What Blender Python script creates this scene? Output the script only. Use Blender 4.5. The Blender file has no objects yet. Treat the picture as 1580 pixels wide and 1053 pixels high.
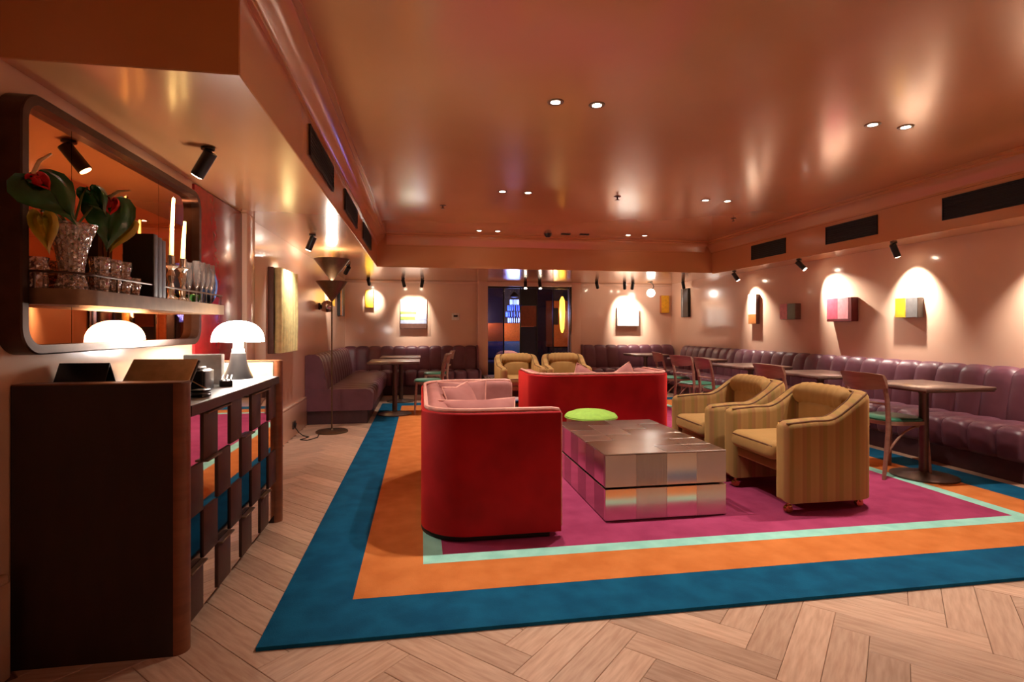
import bpy, bmesh, math, random
from mathutils import Vector, Matrix
random.seed(7)
R = math.radians
C = bpy.context.scene.collection
sc = bpy.context.scene

# ------------------------------------------------------------------ camera
cam_d = bpy.data.cameras.new('camera')
cam_d.sensor_width = 36.0
cam_d.lens = 36.0 * 835.0 / 1580.0
cam_d.shift_y = -19.5 / 1580.0
cam_d.clip_start = 0.05
cam = bpy.data.objects.new('camera', cam_d)
C.objects.link(cam)
cam.location = (0, 0, 1.2)
cam.rotation_euler = (R(90), 0, -math.atan(140 / 835))
sc.camera = cam

# ------------------------------------------------------------------ world, exposure
w = bpy.data.worlds.new('world'); sc.world = w; w.use_nodes = True
w.node_tree.nodes['Background'].inputs[0].default_value = (0.05, 0.04, 0.035, 1)
w.node_tree.nodes['Background'].inputs[1].default_value = 0.3
sc.view_settings.view_transform = 'Standard'
sc.view_settings.look = 'None'
sc.view_settings.gamma = 1.0
sc.view_settings.use_curve_mapping = False
sc.view_settings.exposure = 1.5
sc.cycles.use_denoising = True
sc.cycles.max_bounces = 9
sc.cycles.diffuse_bounces = 5
sc.cycles.glossy_bounces = 5
sc.cycles.transparent_max_bounces = 16
sc.cycles.sample_clamp_indirect = 4.0
sc.cycles.caustics_reflective = False
sc.cycles.caustics_refractive = False

DOWN_W = 44.0          # power of a recessed downlight
ART_W = 9.0            # power of a picture spotlight
ART_K = 5.6            # scale of all picture spotlights
WARM = (1.0, 0.86, 0.72)
NEUT = (1.0, 0.93, 0.86)

# ------------------------------------------------------------------ materials
def lin(c):
    return tuple((v / 255 / 12.92) if v / 255 <= 0.04045 else ((v / 255 + 0.055) / 1.055) ** 2.4 for v in c)

def mat(name, col, rough=0.5, metal=0.0, spec=0.5, col2=None, scale=20.0, bump=0.0, bscale=60.0, coat=0.0,
        sheen=0.0, emit=None, estr=0.0, stretch=(1, 1, 1), coatr=0.1, sheentint=None, detail=3.0):
    m = bpy.data.materials.new(name); m.use_nodes = True
    nt = m.node_tree; n = nt.nodes; l = nt.links
    b = n['Principled BSDF']
    b.inputs['Base Color'].default_value = (*lin(col), 1)
    b.inputs['Roughness'].default_value = rough
    b.inputs['Metallic'].default_value = metal
    b.inputs['Specular IOR Level'].default_value = spec
    b.inputs['Coat Weight'].default_value = coat
    b.inputs['Coat Roughness'].default_value = coatr
    b.inputs['Sheen Weight'].default_value = sheen
    b.inputs['Sheen Roughness'].default_value = 0.4
    if sheentint: b.inputs['Sheen Tint'].default_value = (*lin(sheentint), 1)
    if emit:
        b.inputs['Emission Color'].default_value = (*lin(emit), 1)
        b.inputs['Emission Strength'].default_value = estr
    tc = n.new('ShaderNodeTexCoord'); mp = n.new('ShaderNodeMapping')
    mp.inputs['Scale'].default_value = stretch
    l.new(tc.outputs['Object'], mp.inputs['Vector'])
    no = n.new('ShaderNodeTexNoise'); no.inputs['Scale'].default_value = scale; no.inputs['Detail'].default_value = detail
    l.new(mp.outputs['Vector'], no.inputs['Vector'])
    if col2 is None: col2 = tuple(v * 0.9 for v in col)
    mx = n.new('ShaderNodeMix'); mx.data_type = 'RGBA'
    mx.inputs['A'].default_value = (*lin(col), 1); mx.inputs['B'].default_value = (*lin(col2), 1)
    rp = n.new('ShaderNodeMapRange'); rp.inputs['From Min'].default_value = 0.35; rp.inputs['From Max'].default_value = 0.65
    l.new(no.outputs['Fac'], rp.inputs['Value'])
    l.new(rp.outputs['Result'], mx.inputs['Factor'])
    l.new(mx.outputs['Result'], b.inputs['Base Color'])
    if bump > 0:
        nb = n.new('ShaderNodeTexNoise'); nb.inputs['Scale'].default_value = bscale; nb.inputs['Detail'].default_value = 4
        l.new(mp.outputs['Vector'], nb.inputs['Vector'])
        bp = n.new('ShaderNodeBump'); bp.inputs['Strength'].default_value = bump; bp.inputs['Distance'].default_value = 0.01
        l.new(nb.outputs['Fac'], bp.inputs['Height']); l.new(bp.outputs['Normal'], b.inputs['Normal'])
    return m

def glassmat(name, tint=(255, 255, 255), gloss=0.25, rough=0.03, bump=0.0, scatter=0.0):
    m = bpy.data.materials.new(name); m.use_nodes = True
    nt = m.node_tree; n = nt.nodes; l = nt.links
    for x in list(n): n.remove(x)
    out = n.new('ShaderNodeOutputMaterial'); mx = n.new('ShaderNodeMixShader')
    tr = n.new('ShaderNodeBsdfTransparent'); tr.inputs[0].default_value = (*lin(tint), 1)
    gl = n.new('ShaderNodeBsdfGlossy'); gl.inputs['Roughness'].default_value = rough
    fr = n.new('ShaderNodeFresnel'); fr.inputs['IOR'].default_value = 1.5
    ad = n.new('ShaderNodeMath'); ad.operation = 'ADD'; ad.inputs[1].default_value = gloss; ad.use_clamp = True
    l.new(fr.outputs[0], ad.inputs[0]); l.new(ad.outputs[0], mx.inputs[0])
    l.new(tr.outputs[0], mx.inputs[1]); l.new(gl.outputs[0], mx.inputs[2])
    df = n.new('ShaderNodeBsdfDiffuse'); df.inputs[0].default_value = (*lin(tint), 1)
    m2 = n.new('ShaderNodeMixShader'); m2.inputs[0].default_value = scatter
    l.new(mx.outputs[0], m2.inputs[1]); l.new(df.outputs[0], m2.inputs[2]); l.new(m2.outputs[0], out.inputs[0])
    if bump:
        tc = n.new('ShaderNodeTexCoord'); v = n.new('ShaderNodeTexVoronoi'); v.inputs['Scale'].default_value = 60
        l.new(tc.outputs['Object'], v.inputs['Vector'])
        bp = n.new('ShaderNodeBump'); bp.inputs['Strength'].default_value = bump; bp.inputs['Distance'].default_value = 0.01
        l.new(v.outputs['Distance'], bp.inputs['Height']); l.new(bp.outputs['Normal'], gl.inputs['Normal']); l.new(bp.outputs['Normal'], fr.inputs['Normal'])
    return m

def emitmat(name, col, s):
    return mat(name, col, rough=0.4, emit=col, estr=s)

def plankmat():
    m = mat('oak_plank', (208, 174, 150), rough=0.38, col2=(184, 146, 122), scale=6, stretch=(1.0, 9, 1), bump=0.06, bscale=14, detail=6)
    nt = m.node_tree; n = nt.nodes; l = nt.links; b = n['Principled BSDF']
    src = b.inputs['Base Color'].links[0].from_socket
    oi = n.new('ShaderNodeObjectInfo'); ge = n.new('ShaderNodeNewGeometry')
    ad = n.new('ShaderNodeMath'); ad.operation = 'ADD'; l.new(oi.outputs['Random'], ad.inputs[0]); l.new(ge.outputs['Random Per Island'], ad.inputs[1])
    fr = n.new('ShaderNodeMath'); fr.operation = 'FRACT'; l.new(ad.outputs[0], fr.inputs[0])
    mr = n.new('ShaderNodeMapRange'); mr.inputs['To Min'].default_value = 0.74; mr.inputs['To Max'].default_value = 1.12
    l.new(fr.outputs[0], mr.inputs['Value'])
    hs = n.new('ShaderNodeHueSaturation'); l.new(src, hs.inputs['Color']); l.new(mr.outputs['Result'], hs.inputs['Value'])
    l.new(hs.outputs['Color'], b.inputs['Base Color'])
    return m

def stripemat():
    """ochre velvet with soft vertical stripes, laid by the arc length in the UV map"""
    m = bpy.data.materials.new('striped_ochre_velvet'); m.use_nodes = True
    nt = m.node_tree; n = nt.nodes; l = nt.links; b = n['Principled BSDF']
    uv = n.new('ShaderNodeUVMap'); uv.uv_map = 'UVMap'
    sp = n.new('ShaderNodeSeparateXYZ'); l.new(uv.outputs[0], sp.inputs[0])
    mu = n.new('ShaderNodeMath'); mu.operation = 'MULTIPLY'; mu.inputs[1].default_value = 8.5; l.new(sp.outputs['X'], mu.inputs[0])
    fr = n.new('ShaderNodeMath'); fr.operation = 'FRACT'; l.new(mu.outputs[0], fr.inputs[0])
    cr = n.new('ShaderNodeValToRGB'); l.new(fr.outputs[0], cr.inputs[0])
    e = cr.color_ramp.elements
    e[0].position = 0.0; e[0].color = (*lin((160, 124, 76)), 1)
    e[1].position = 1.0; e[1].color = (*lin((160, 124, 76)), 1)
    for p, c in ((0.22, (162, 126, 78)), (0.30, (146, 118, 68)), (0.48, (142, 115, 66)), (0.55, (154, 112, 72)), (0.72, (150, 108, 70)), (0.8, (166, 130, 80))):
        x = e.new(p); x.color = (*lin(c), 1)
    l.new(cr.outputs[0], b.inputs['Base Color'])
    b.inputs['Roughness'].default_value = 0.8; b.inputs['Sheen Weight'].default_value = 0.5; b.inputs['Sheen Tint'].default_value = (*lin((230, 180, 110)), 1)
    b.inputs['Specular IOR Level'].default_value = 0.2
    tc = n.new('ShaderNodeTexCoord'); no = n.new('ShaderNodeTexNoise'); no.inputs['Scale'].default_value = 250
    l.new(tc.outputs['Object'], no.inputs['Vector'])
    bp = n.new('ShaderNodeBump'); bp.inputs['Strength'].default_value = 0.15; bp.inputs['Distance'].default_value = 0.004
    l.new(no.outputs['Fac'], bp.inputs['Height']); l.new(bp.outputs['Normal'], b.inputs['Normal'])
    return m

M = dict(
    lacquer=mat('terracotta_lacquer', (230, 196, 172), rough=0.2, spec=0.55, col2=(226, 191, 167), scale=1.5, bump=0.04, bscale=2.5, coat=0.3, coatr=0.06),
    ceil=mat('ceiling_lacquer', (206, 148, 98), rough=0.24, spec=0.7, col2=(201, 143, 93), scale=1.2, bump=0.05, bscale=2.0, coat=0.8, coatr=0.16),
    redpanel=mat('red_lacquer', (150, 18, 26), rough=0.25, spec=0.6, coat=0.4),
    plank=plankmat(), subfloor=mat('floor_joint', (138, 100, 80), rough=0.9),
    blue=mat('blue_wool', (18, 90, 126), rough=0.95, spec=0.1, col2=(12, 74, 108), scale=7, bump=0.35, bscale=220),
    orange=mat('orange_wool', (206, 124, 66), rough=0.95, spec=0.1, col2=(192, 110, 54), scale=7, bump=0.35, bscale=220),
    mint=mat('mint_wool', (160, 220, 205), rough=0.95, spec=0.1, col2=(142, 204, 190), scale=9, bump=0.35, bscale=220),
    magenta=mat('magenta_wool', (164, 64, 102), rough=0.95, spec=0.1, col2=(148, 54, 90), scale=6, bump=0.35, bscale=220),
    red=mat('red_velvet', (176, 16, 28), rough=0.75, spec=0.25, col2=(150, 10, 20), scale=4, sheen=0.8, sheentint=(255, 70, 60), bump=0.08, bscale=200),
    pink=mat('pink_velvet', (168, 112, 108), rough=0.8, spec=0.2, col2=(152, 98, 95), scale=6, sheen=0.4, sheentint=(255, 190, 180), bump=0.08, bscale=200),
    pinkp=mat('pink_piping', (236, 170, 156), rough=0.6),
    dark=mat('dark_plinth', (22, 16, 15), rough=0.6), black=mat('black_metal', (20, 18, 18), rough=0.4, spec=0.5),
    vent=mat('vent_black', (12, 11, 11), rough=0.6),
    purple=mat('plum_leather', (108, 66, 80), rough=0.42, spec=0.5, col2=(96, 56, 70), scale=5, bump=0.12, bscale=18),
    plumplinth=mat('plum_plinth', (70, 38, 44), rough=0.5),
    ochre=mat('ochre_velvet', (168, 130, 80), rough=0.8, spec=0.2, col2=(154, 118, 70), scale=5, sheen=0.5, sheentint=(240, 190, 120), bump=0.12, bscale=160),
    stripe=stripemat(), piping=mat('brown_piping', (104, 62, 28), rough=0.7),
    brass=mat('brass', (206, 160, 96), rough=0.25, metal=1.0), steel=mat('brushed_steel', (204, 194, 186), rough=0.28, metal=1.0, col2=(194, 184, 176), scale=3, stretch=(1, 40, 1)),
    steelb=mat('satin_steel', (178, 168, 160), rough=0.26, metal=1.0, col2=(168, 158, 150), scale=3, stretch=(40, 1, 1)),
    steelc=mat('polished_steel', (214, 204, 194), rough=0.16, metal=1.0, col2=(208, 198, 188), scale=2),
    lime=mat('lime_velvet', (150, 196, 74), rough=0.8, sheen=0.4, sheentint=(200, 240, 140), bump=0.1, bscale=150),
    cream=mat('cream_fabric', (214, 196, 150), rough=0.8),
    wood=mat('chair_wood', (154, 114, 96), rough=0.42, col2=(134, 96, 80), scale=5, stretch=(1, 1, 6), coat=0.2),
    seatgreen=mat('green_leather', (50, 112, 88), rough=0.4, col2=(42, 100, 78), scale=8),
    tabletop=mat('table_top_stone', (132, 108, 98), rough=0.28, col2=(104, 84, 78), scale=7, coat=0.2),
    tableleg=mat('table_leg_metal', (88, 66, 56), rough=0.35, metal=0.6),
    walnut=mat('dark_walnut', (62, 34, 24), rough=0.4, col2=(48, 26, 18), scale=4, stretch=(1, 8, 1), coat=0.15),
    panelw=mat('stained_panel', (40, 26, 21), rough=0.45, col2=(30, 19, 16), scale=3, stretch=(6, 1, 1)),
    paneledge=mat('panel_edge_wood', (128, 76, 46), rough=0.4, col2=(112, 64, 38), scale=4, stretch=(1, 1, 8)),
    leather=mat('brown_leather', (74, 44, 34), rough=0.5, col2=(62, 36, 28), scale=9, bump=0.1, bscale=120),
    mirror=mat('mirror_tile', (236, 226, 216), rough=0.03, metal=1.0, col2=(232, 222, 212)),
    darkmirror=mat('smoked_mirror', (104, 100, 102), rough=0.05, metal=1.0, col2=(100, 96, 98)),
    amber=mat('amber_mirror', (232, 160, 104), rough=0.015, metal=1.0, col2=(230, 158, 102), scale=1),
    counter=mat('grey_counter', (150, 158, 166), rough=0.35, col2=(138, 146, 154), scale=10),
    bronze=mat('bronze_frame', (78, 56, 46), rough=0.3, metal=0.75), bronzel=mat('bronze_light', (128, 104, 82), rough=0.4, metal=0.6),
    lampglow=emitmat('lamp_shade_white', (255, 240, 224), 16.0), white=mat('white_plastic', (236, 232, 226), rough=0.4),
    lampbase=mat('lamp_base_grey', (40, 38, 40), rough=0.35, metal=0.3), paper=mat('paper', (226, 226, 220), rough=0.8),
    blackp=mat('black_plastic', (18, 20, 24), rough=0.35), greyp=mat('grey_plastic', (120, 130, 140), rough=0.4),
    bronzeboard=mat('bronze_board', (206, 176, 132), rough=0.45, metal=0.3),
    glass=glassmat('clear_crystal', (244, 238, 232), 0.34, 0.06, 0.5, 0.10), pinkglass=glassmat('pink_crystal', (240, 196, 180), 0.3, 0.06, 0.5, 0.14),
    plainglass=glassmat('flute_glass', (246, 230, 222), 0.10, 0.02, 0, 0.06), greenglass=glassmat('green_glass', (120, 230, 110), 0.15, 0.05, 0, 0.3),
    pane=glassmat('window_glass', (250, 250, 250), 0.0, 0.0), panedark=glassmat('tinted_pane', (170, 170, 200), 0.02, 0.0),
    candle=mat('wax', (240, 206, 130), rough=0.5), silver=mat('silver', (210, 200, 190), rough=0.15, metal=1.0),
    bookblack=mat('book_black', (24, 20, 22), rough=0.5), bookspine=mat('book_spine', (112, 118, 132), rough=0.5), bluedisc=mat('blue_plate', (92, 116, 168), rough=0.25),
    leafgreen=mat('anthurium_green', (28, 108, 52), rough=0.25, col2=(20, 84, 40), scale=12, coat=0.5), leafyellow=mat('anthurium_yellow', (206, 164, 20), rough=0.4, col2=(170, 150, 30), scale=8),
    leafred=mat('anthurium_red', (206, 30, 24), rough=0.35), stem=mat('stem_green', (86, 110, 50), rough=0.5), spadix=mat('spadix_cream', (230, 200, 150), rough=0.5),
    conelamp=mat('lamp_bronze', (104, 82, 60), rough=0.38, metal=0.7, col2=(92, 72, 52)), pleat=mat('pale_yellow_pleat', (232, 216, 150), rough=0.5),
    glow=emitmat('downlight_lens', (255, 232, 206), 14.0), spotglow=emitmat('spot_lens', (255, 230, 200), 18.0), globeglow=emitmat('globe_white', (255, 244, 230), 9.0),
    wslat=mat('art_cream', (226, 214, 196), rough=0.6), artpink=mat('art_pink', (216, 96, 120), rough=0.5), artpinkl=mat('art_pale_pink', (236, 160, 168), rough=0.5),
    artedge=mat('art_maroon_edge', (112, 38, 40), rough=0.5), artyel=mat('art_yellow', (232, 176, 36), rough=0.5), artora=mat('art_orange', (196, 120, 60), rough=0.5),
    artgrey=mat('art_grey', (110, 108, 108), rough=0.4), artdgreen=mat('art_sage', (118, 136, 116), rough=0.5), artbrown=mat('art_brown', (104, 70, 60), rough=0.5),
    artwhite=mat('art_white', (236, 234, 230), rough=0.6), artgreen=mat('art_green', (160, 196, 90), rough=0.6), artblue=mat('art_blue', (168, 182, 214), rough=0.6),
    navy=mat('navy_wall', (16, 20, 52), rough=0.5), orangew=mat('orange_wall', (214, 112, 48), rough=0.5), brownw=mat('brown_wall', (132, 62, 30), rough=0.5),
    bluevelvet=mat('blue_velvet', (24, 70, 120), rough=0.7), chand=emitmat('chandelier_blue', (50, 80, 255), 1.3), chandw=emitmat('chandelier_white', (150, 170, 255), 0.9),
    pend=emitmat('pendant_amber', (255, 178, 60), 1.6), terrazzo=mat('terrazzo', (206, 196, 186), rough=0.5, col2=(110, 100, 96), scale=40),
    darkpic=mat('dark_picture', (22, 20, 22), rough=0.3), peach=mat('peach_cloth', (240, 160, 120), rough=0.7), socket=mat('socket_dark', (50, 40, 36), rough=0.5),
)

# ------------------------------------------------------------------ mesh helpers
class MB:
    def __init__(s): s.v = []; s.f = []; s.uv = []
    def add(s, v, f, uv=None, T=None):
        o = len(s.v)
        s.v += [tuple((T @ Vector(p)) if T else p) for p in v]
        s.f += [tuple(i + o for i in q) for q in f]
        if uv: s.uv += uv
        return s
    def box(s, a, b, bev=0.0, seg=2, T=None):
        bm = bmesh.new(); bmesh.ops.create_cube(bm, size=1.0)
        sz = [b[i] - a[i] for i in range(3)]; c = [(a[i] + b[i]) / 2 for i in range(3)]
        for v in bm.verts: v.co = Vector([v.co[i] * sz[i] + c[i] for i in range(3)])
        if bev > 0: bmesh.ops.bevel(bm, geom=list(bm.edges), offset=min(bev, min(abs(x) for x in sz) * 0.49), segments=seg, profile=0.5, affect='EDGES')
        return s._bm(bm, T)
    def _bm(s, bm, T=None):
        bm.verts.ensure_lookup_table(); bm.verts.index_update()
        s.add([tuple(v.co) for v in bm.verts], [tuple(v.index for v in f.verts) for f in bm.faces], T=T); bm.free(); return s
    def lathe(s, prof, n=24, T=None, cap=True):
        v = []; f = []
        for (r, z) in prof:
            for i in range(n):
                a = 2 * math.pi * i / n; v.append((r * math.cos(a), r * math.sin(a), z))
        m = len(prof)
        for j in range(m - 1):
            for i in range(n):
                k = (i + 1) % n; f.append((j * n + i, j * n + k, (j + 1) * n + k, (j + 1) * n + i))
        if cap: f.append(tuple(reversed(range(n)))); f.append(tuple((m - 1) * n + i for i in range(n)))
        return s.add(v, f, T=T)
    def cyl(s, p0, p1, r0, r1=None, n=12):
        r1 = r0 if r1 is None else r1
        p0 = Vector(p0); p1 = Vector(p1); d = p1 - p0
        T = Matrix.Translation(p0) @ d.to_track_quat('Z', 'Y').to_matrix().to_4x4()
        return s.lathe([(r0, 0), (r1, d.length)], n, T)
    def tube(s, pts, r, n=8, closed=False):
        pts = [Vector(p) for p in pts]; m = len(pts)
        rr = r if isinstance(r, (list, tuple)) else [r] * m
        v = []; f = []; up = None
        for i in range(m):
            if closed: t = pts[(i + 1) % m] - pts[i - 1]
            else: t = pts[min(i + 1, m - 1)] - pts[max(i - 1, 0)]
            t.normalize()
            if up is None:
                up = Vector((0, 0, 1)) if abs(t.z) < 0.9 else Vector((1, 0, 0))
            a = t.cross(up).normalized(); b = a.cross(t).normalized(); up = b
            for k in range(n):
                an = 2 * math.pi * k / n
                v.append(tuple(pts[i] + (a * math.cos(an) + b * math.sin(an)) * rr[i]))
        for i in range(m if closed else m - 1):
            for k in range(n):
                j = (i + 1) % m; q = (k + 1) % n
                f.append((i * n + k, i * n + q, j * n + q, j * n + k))
        if not closed: f.append(tuple(reversed(range(n)))); f.append(tuple((m - 1) * n + k for k in range(n)))
        return s.add(v, f)
    def prism(s, poly, z0, z1, T=None):
        n = len(poly)
        v = [(x, y, z0) for x, y in poly] + [(x, y, z1) for x, y in poly]
        f = [tuple(reversed(range(n))), tuple(range(n, 2 * n))] + [(i, (i + 1) % n, n + (i + 1) % n, n + i) for i in range(n)]
        return s.add(v, f, T=T)
    def pillow(s, sx, sy, sz, T=None, n=14, p=2.6, corner=0.0):
        v = []; f = []
        for side in (1, -1):
            for i in range(n + 1):
                for j in range(n + 1):
                    u = -1 + 2 * i / n; w = -1 + 2 * j / n
                    h = ((1 - abs(u) ** p) * (1 - abs(w) ** p)) ** 0.55 if abs(u) < 1 and abs(w) < 1 else 0
                    k = 1 - corner * (1 - abs(u) * abs(w)) * (abs(u) ** 6 + abs(w) ** 6) * 0.5
                    v.append((u * sx * k, w * sy * k, side * h * sz))
        N = (n + 1) ** 2
        for q in range(2):
            for i in range(n):
                for j in range(n):
                    a = q * N + i * (n + 1) + j
                    fc = (a, a + n + 1, a + n + 2, a + 1)
                    f.append(fc if q == 0 else tuple(reversed(fc)))
        return s.add(v, f, T=T)
    def mesh(s, name, m=None, smooth=True, ang=38):
        me = bpy.data.meshes.new(name); me.from_pydata(s.v, [], s.f); me.update()
        bm = bmesh.new(); bm.from_mesh(me)
        if not s.uv: bmesh.ops.remove_doubles(bm, verts=bm.verts, dist=1e-5)
        bmesh.ops.recalc_face_normals(bm, faces=bm.faces); bm.to_mesh(me); bm.free()
        if s.uv:
            ul = me.uv_layers.new(name='UVMap')
            for lp in me.loops: ul.data[lp.index].uv = s.uv[lp.vertex_index]
        if m: me.materials.append(M[m])
        if smooth:
            me.polygons.foreach_set('use_smooth', [True] * len(me.polygons))
            me.set_sharp_from_angle(angle=R(ang))
        return me
    def build(s, name, m, parent=None, smooth=True, ang=38):
        o = bpy.data.objects.new(name, s.mesh(name, m, smooth, ang)); C.objects.link(o)
        if parent: o.parent = parent
        return o

def link_mesh(name, me, parent, loc=(0, 0, 0), rot=(0, 0, 0)):
    o = bpy.data.objects.new(name, me); C.objects.link(o); o.parent = parent; o.location = loc; o.rotation_euler = rot; return o

def tag(o, label, cat, group=None):
    o['label'] = label; o['category'] = cat
    if group: o['group'] = group
    return o

def thing(name, label, cat, loc=(0, 0, 0), rz=0, group=None):
    o = bpy.data.objects.new(name, None); C.objects.link(o); o.location = loc; o.rotation_euler = (0, 0, rz); o.empty_display_size = 0.1
    return tag(o, label, cat, group)

def struct(o, label=None):
    o['kind'] = 'structure'
    if label: o['label'] = label
    return o

def dup(root, label, loc, rz):
    r = root.copy(); C.objects.link(r); r['label'] = label; r.location = loc; r.rotation_euler = (0, 0, rz)
    for ch in list(root.children):
        c = ch.copy(); C.objects.link(c); c.parent = r
        for g in list(ch.children):
            d = g.copy(); C.objects.link(d); d.parent = c
    return r

def rot_to(d):
    return Vector(d).to_track_quat('-Z', 'Y').to_euler()

def spot(parent, loc, target, W, size, blend=0.7, col=WARM, rad=0.03):
    ld = bpy.data.lights.new('spot_beam', 'SPOT'); ld.energy = W; ld.spot_size = R(size); ld.spot_blend = blend; ld.color = col; ld.shadow_soft_size = rad
    o = bpy.data.objects.new('spot_beam', ld); C.objects.link(o); o.parent = parent
    o.location = loc; o.rotation_euler = rot_to(Vector(target) - Vector(loc)); return o

def point(parent, loc, W, col=WARM, rad=0.05):
    ld = bpy.data.lights.new('lamp_bulb_light', 'POINT'); ld.energy = W; ld.color = col; ld.shadow_soft_size = rad
    o = bpy.data.objects.new('lamp_bulb_light', ld); C.objects.link(o); o.parent = parent; o.location = loc; return o

# ------------------------------------------------------------------ room
XL, XR, YB, YF = -1.42, 5.15, 10.6, -2.6
ZS, ZC = 2.12, 2.62       # soffit underside, ceiling
T_ = 0.2
struct(MB().box((XL - T_, YF - T_, -0.02), (XL, YB + T_, 2.9)).build('wall_left', 'lacquer', smooth=False))
struct(MB().box((XR, YF - T_, -0.02), (XR + T_, YB + T_, 2.9)).build('wall_right', 'lacquer', smooth=False))
struct(MB().box((XL, YF - T_, -0.02), (XR, YF, 2.9)).build('wall_front', 'lacquer', smooth=False))
OX0, OX1, OZ = 1.285, 2.975, 2.03   # opening in the back wall
wb = MB(); wb.box((XL, YB, -0.02), (OX0, YB + T_, 2.9)); wb.box((OX1, YB, -0.02), (XR, YB + T_, 2.9)); wb.box((OX0, YB, OZ), (OX1, YB + T_, 2.9))
struct(wb.build('wall_back', 'lacquer', smooth=False))
struct(MB().box((XL, YF, ZC), (XR, YB, ZC + 0.2)).build('ceiling', 'ceil', smooth=False))
struct(MB().box((XL, 2.1, ZS), (-0.65, 8.3, ZC), bev=0.004, seg=1).build('trim_1', 'ceil', smooth=False), 'dropped soffit along the left wall')
struct(MB().box((4.75, YF, ZS - 0.02), (XR, 8.3, ZC), bev=0.004, seg=1).build('trim_2', 'ceil', smooth=False), 'dropped soffit along the right wall')
struct(MB().box((XL, 8.3, ZS), (XR, YB, ZC), bev=0.004, seg=1).build('trim_3', 'ceil', smooth=False), 'dropped bulkhead across the back of the room')
# cornice: stepped cove
CP = [(0, 2.44), (0.018, 2.44), (0.018, 2.458), (0.03, 2.47), (0.05, 2.515), (0.085, 2.555), (0.115, 2.57), (0.115, 2.59), (0.14, 2.595), (0.14, 2.62), (0, 2.62)]
def cove(name, p0, p1, nrm, label):
    p0 = Vector(p0); p1 = Vector(p1); nrm = Vector(nrm); n = len(CP); v = []
    for p in (p0, p1):
        for d, z in CP: q = p + nrm * d; v.append((q.x, q.y, z))
    f = [(i, (i + 1) % n, n + (i + 1) % n, n + i) for i in range(n)] + [tuple(range(n)), tuple(range(2 * n - 1, n - 1, -1))]
    struct(MB().add(v, f).build(name, 'ceil', ang=25), label)
cove('trim_4', (-0.65, 2.1, 0), (-0.65, 8.3, 0), (1, 0, 0), 'moulded cornice above the left soffit')
cove('trim_5', (4.75, YF, 0), (4.75, 8.3, 0), (-1, 0, 0), 'moulded cornice above the right soffit')
cove('trim_6', (-0.51, 8.3, 0), (4.61, 8.3, 0), (0, -1, 0), 'moulded cornice across the back bulkhead')
# small cornice where the back wall meets the bulkhead
struct(MB().box((XL, YB - 0.03, ZS - 0.05), (XR, YB, ZS), bev=0.008).build('trim_7', 'lacquer'))
# portal frame round the opening
pf = MB(); pf.box((OX0 - 0.2, YB - 0.09, 0), (OX0, YB + 0.02, ZS), bev=0.006); pf.box((OX1, YB - 0.09, 0), (OX1 + 0.2, YB + 0.02, ZS), bev=0.006); pf.box((OX0, YB - 0.09, OZ), (OX1, YB + 0.02, ZS), bev=0.006)
struct(pf.build('trim_8', 'lacquer'), 'lacquered portal around the glazed opening')
# pilaster beside the red panel
struct(MB().box((XL, 4.6, 0), (XL + 0.05, 4.82, ZS), bev=0.006).build('trim_9', 'lacquer'), 'shallow pilaster on the left wall')
def baseboard(name, a, b):
    m = MB(); m.box(a, (b[0], b[1], b[2] - 0.03), bev=0.004); 
    ax = 0 if b[0] - a[0] < b[1] - a[1] else 1
    a2 = list(a); b2 = list(b); a2[2] = b[2] - 0.035
    m.box(a2, b2, bev=0.012, seg=3)
    struct(m.build(name, 'lacquer'))
baseboard('baseboard_left', (XL, YF, 0), (XL + 0.028, 2.12, 0.36))
baseboard('baseboard_left', (XL, 4.82, 0), (XL + 0.028, 7.0, 0.36))

# herringbone floor
floor = MB().box((XL - T_, YF - T_, -0.14), (XR + T_, YB + T_, -0.016)).build('floor', 'subfloor', smooth=False); struct(floor)
PW, NL = 0.125, 5; PL = PW * NL; GAP = 0.0007
plank_me = MB().box((-PL / 2 + GAP, -PW / 2 + GAP, -0.016), (PL / 2 - GAP, PW / 2 - GAP, 0.0), bev=0.0015, seg=1).mesh('plank', 'plank', smooth=False)
CA, SA = math.cos(cam.rotation_euler.z), math.sin(cam.rotation_euler.z)
def seen(x, y):
    lat = x * CA + y * SA; d = -x * SA + y * CA
    if d < 0.6: return False
    px = 790 + 835 * lat / d; py = 507 + 835 * 1.2 / d
    return -130 < px < 1710 and py < 1180
planks = []
N2 = 2 * NL
for j in range(-110, 111):
    for k in range(-12, 13):
        planks.append((j + N2 * k + NL / 2, j + 0.5, 0)); planks.append((j + 0.5, j - N2 + 1 + N2 * k + NL / 2, 1))
cand = []; rest = []
r45 = math.pi / 4
for (u, v, o) in planks:
    u *= PW; v *= PW
    x = u * math.cos(r45) - v * math.sin(r45) + 0.4; y = u * math.sin(r45) + v * math.cos(r45) + 3.0
    if not (XL - 0.2 < x < XR + 0.2 and YF - 0.2 < y < YB + 0.15): continue
    a = r45 + (math.pi / 2 if o else 0)
    under = (-0.35 < x < 4.15 and 2.42 < y < 8.4) or (x < -1.1 and 2.4 < y < 3.5) or (x > 4.75) or (y > 9.9) or (x < -0.95 and y > 7.3)
    edge = x < XL + 0.24 or x > XR - 0.24 or y < YF + 0.24 or y > YB - 0.24
    (cand if seen(x, y) and not under else rest).append((x, y, a, edge))
cand.sort(key=lambda q: q[0] ** 2 + q[1] ** 2)
rest += cand[300:]; cand = cand[:300]
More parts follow.
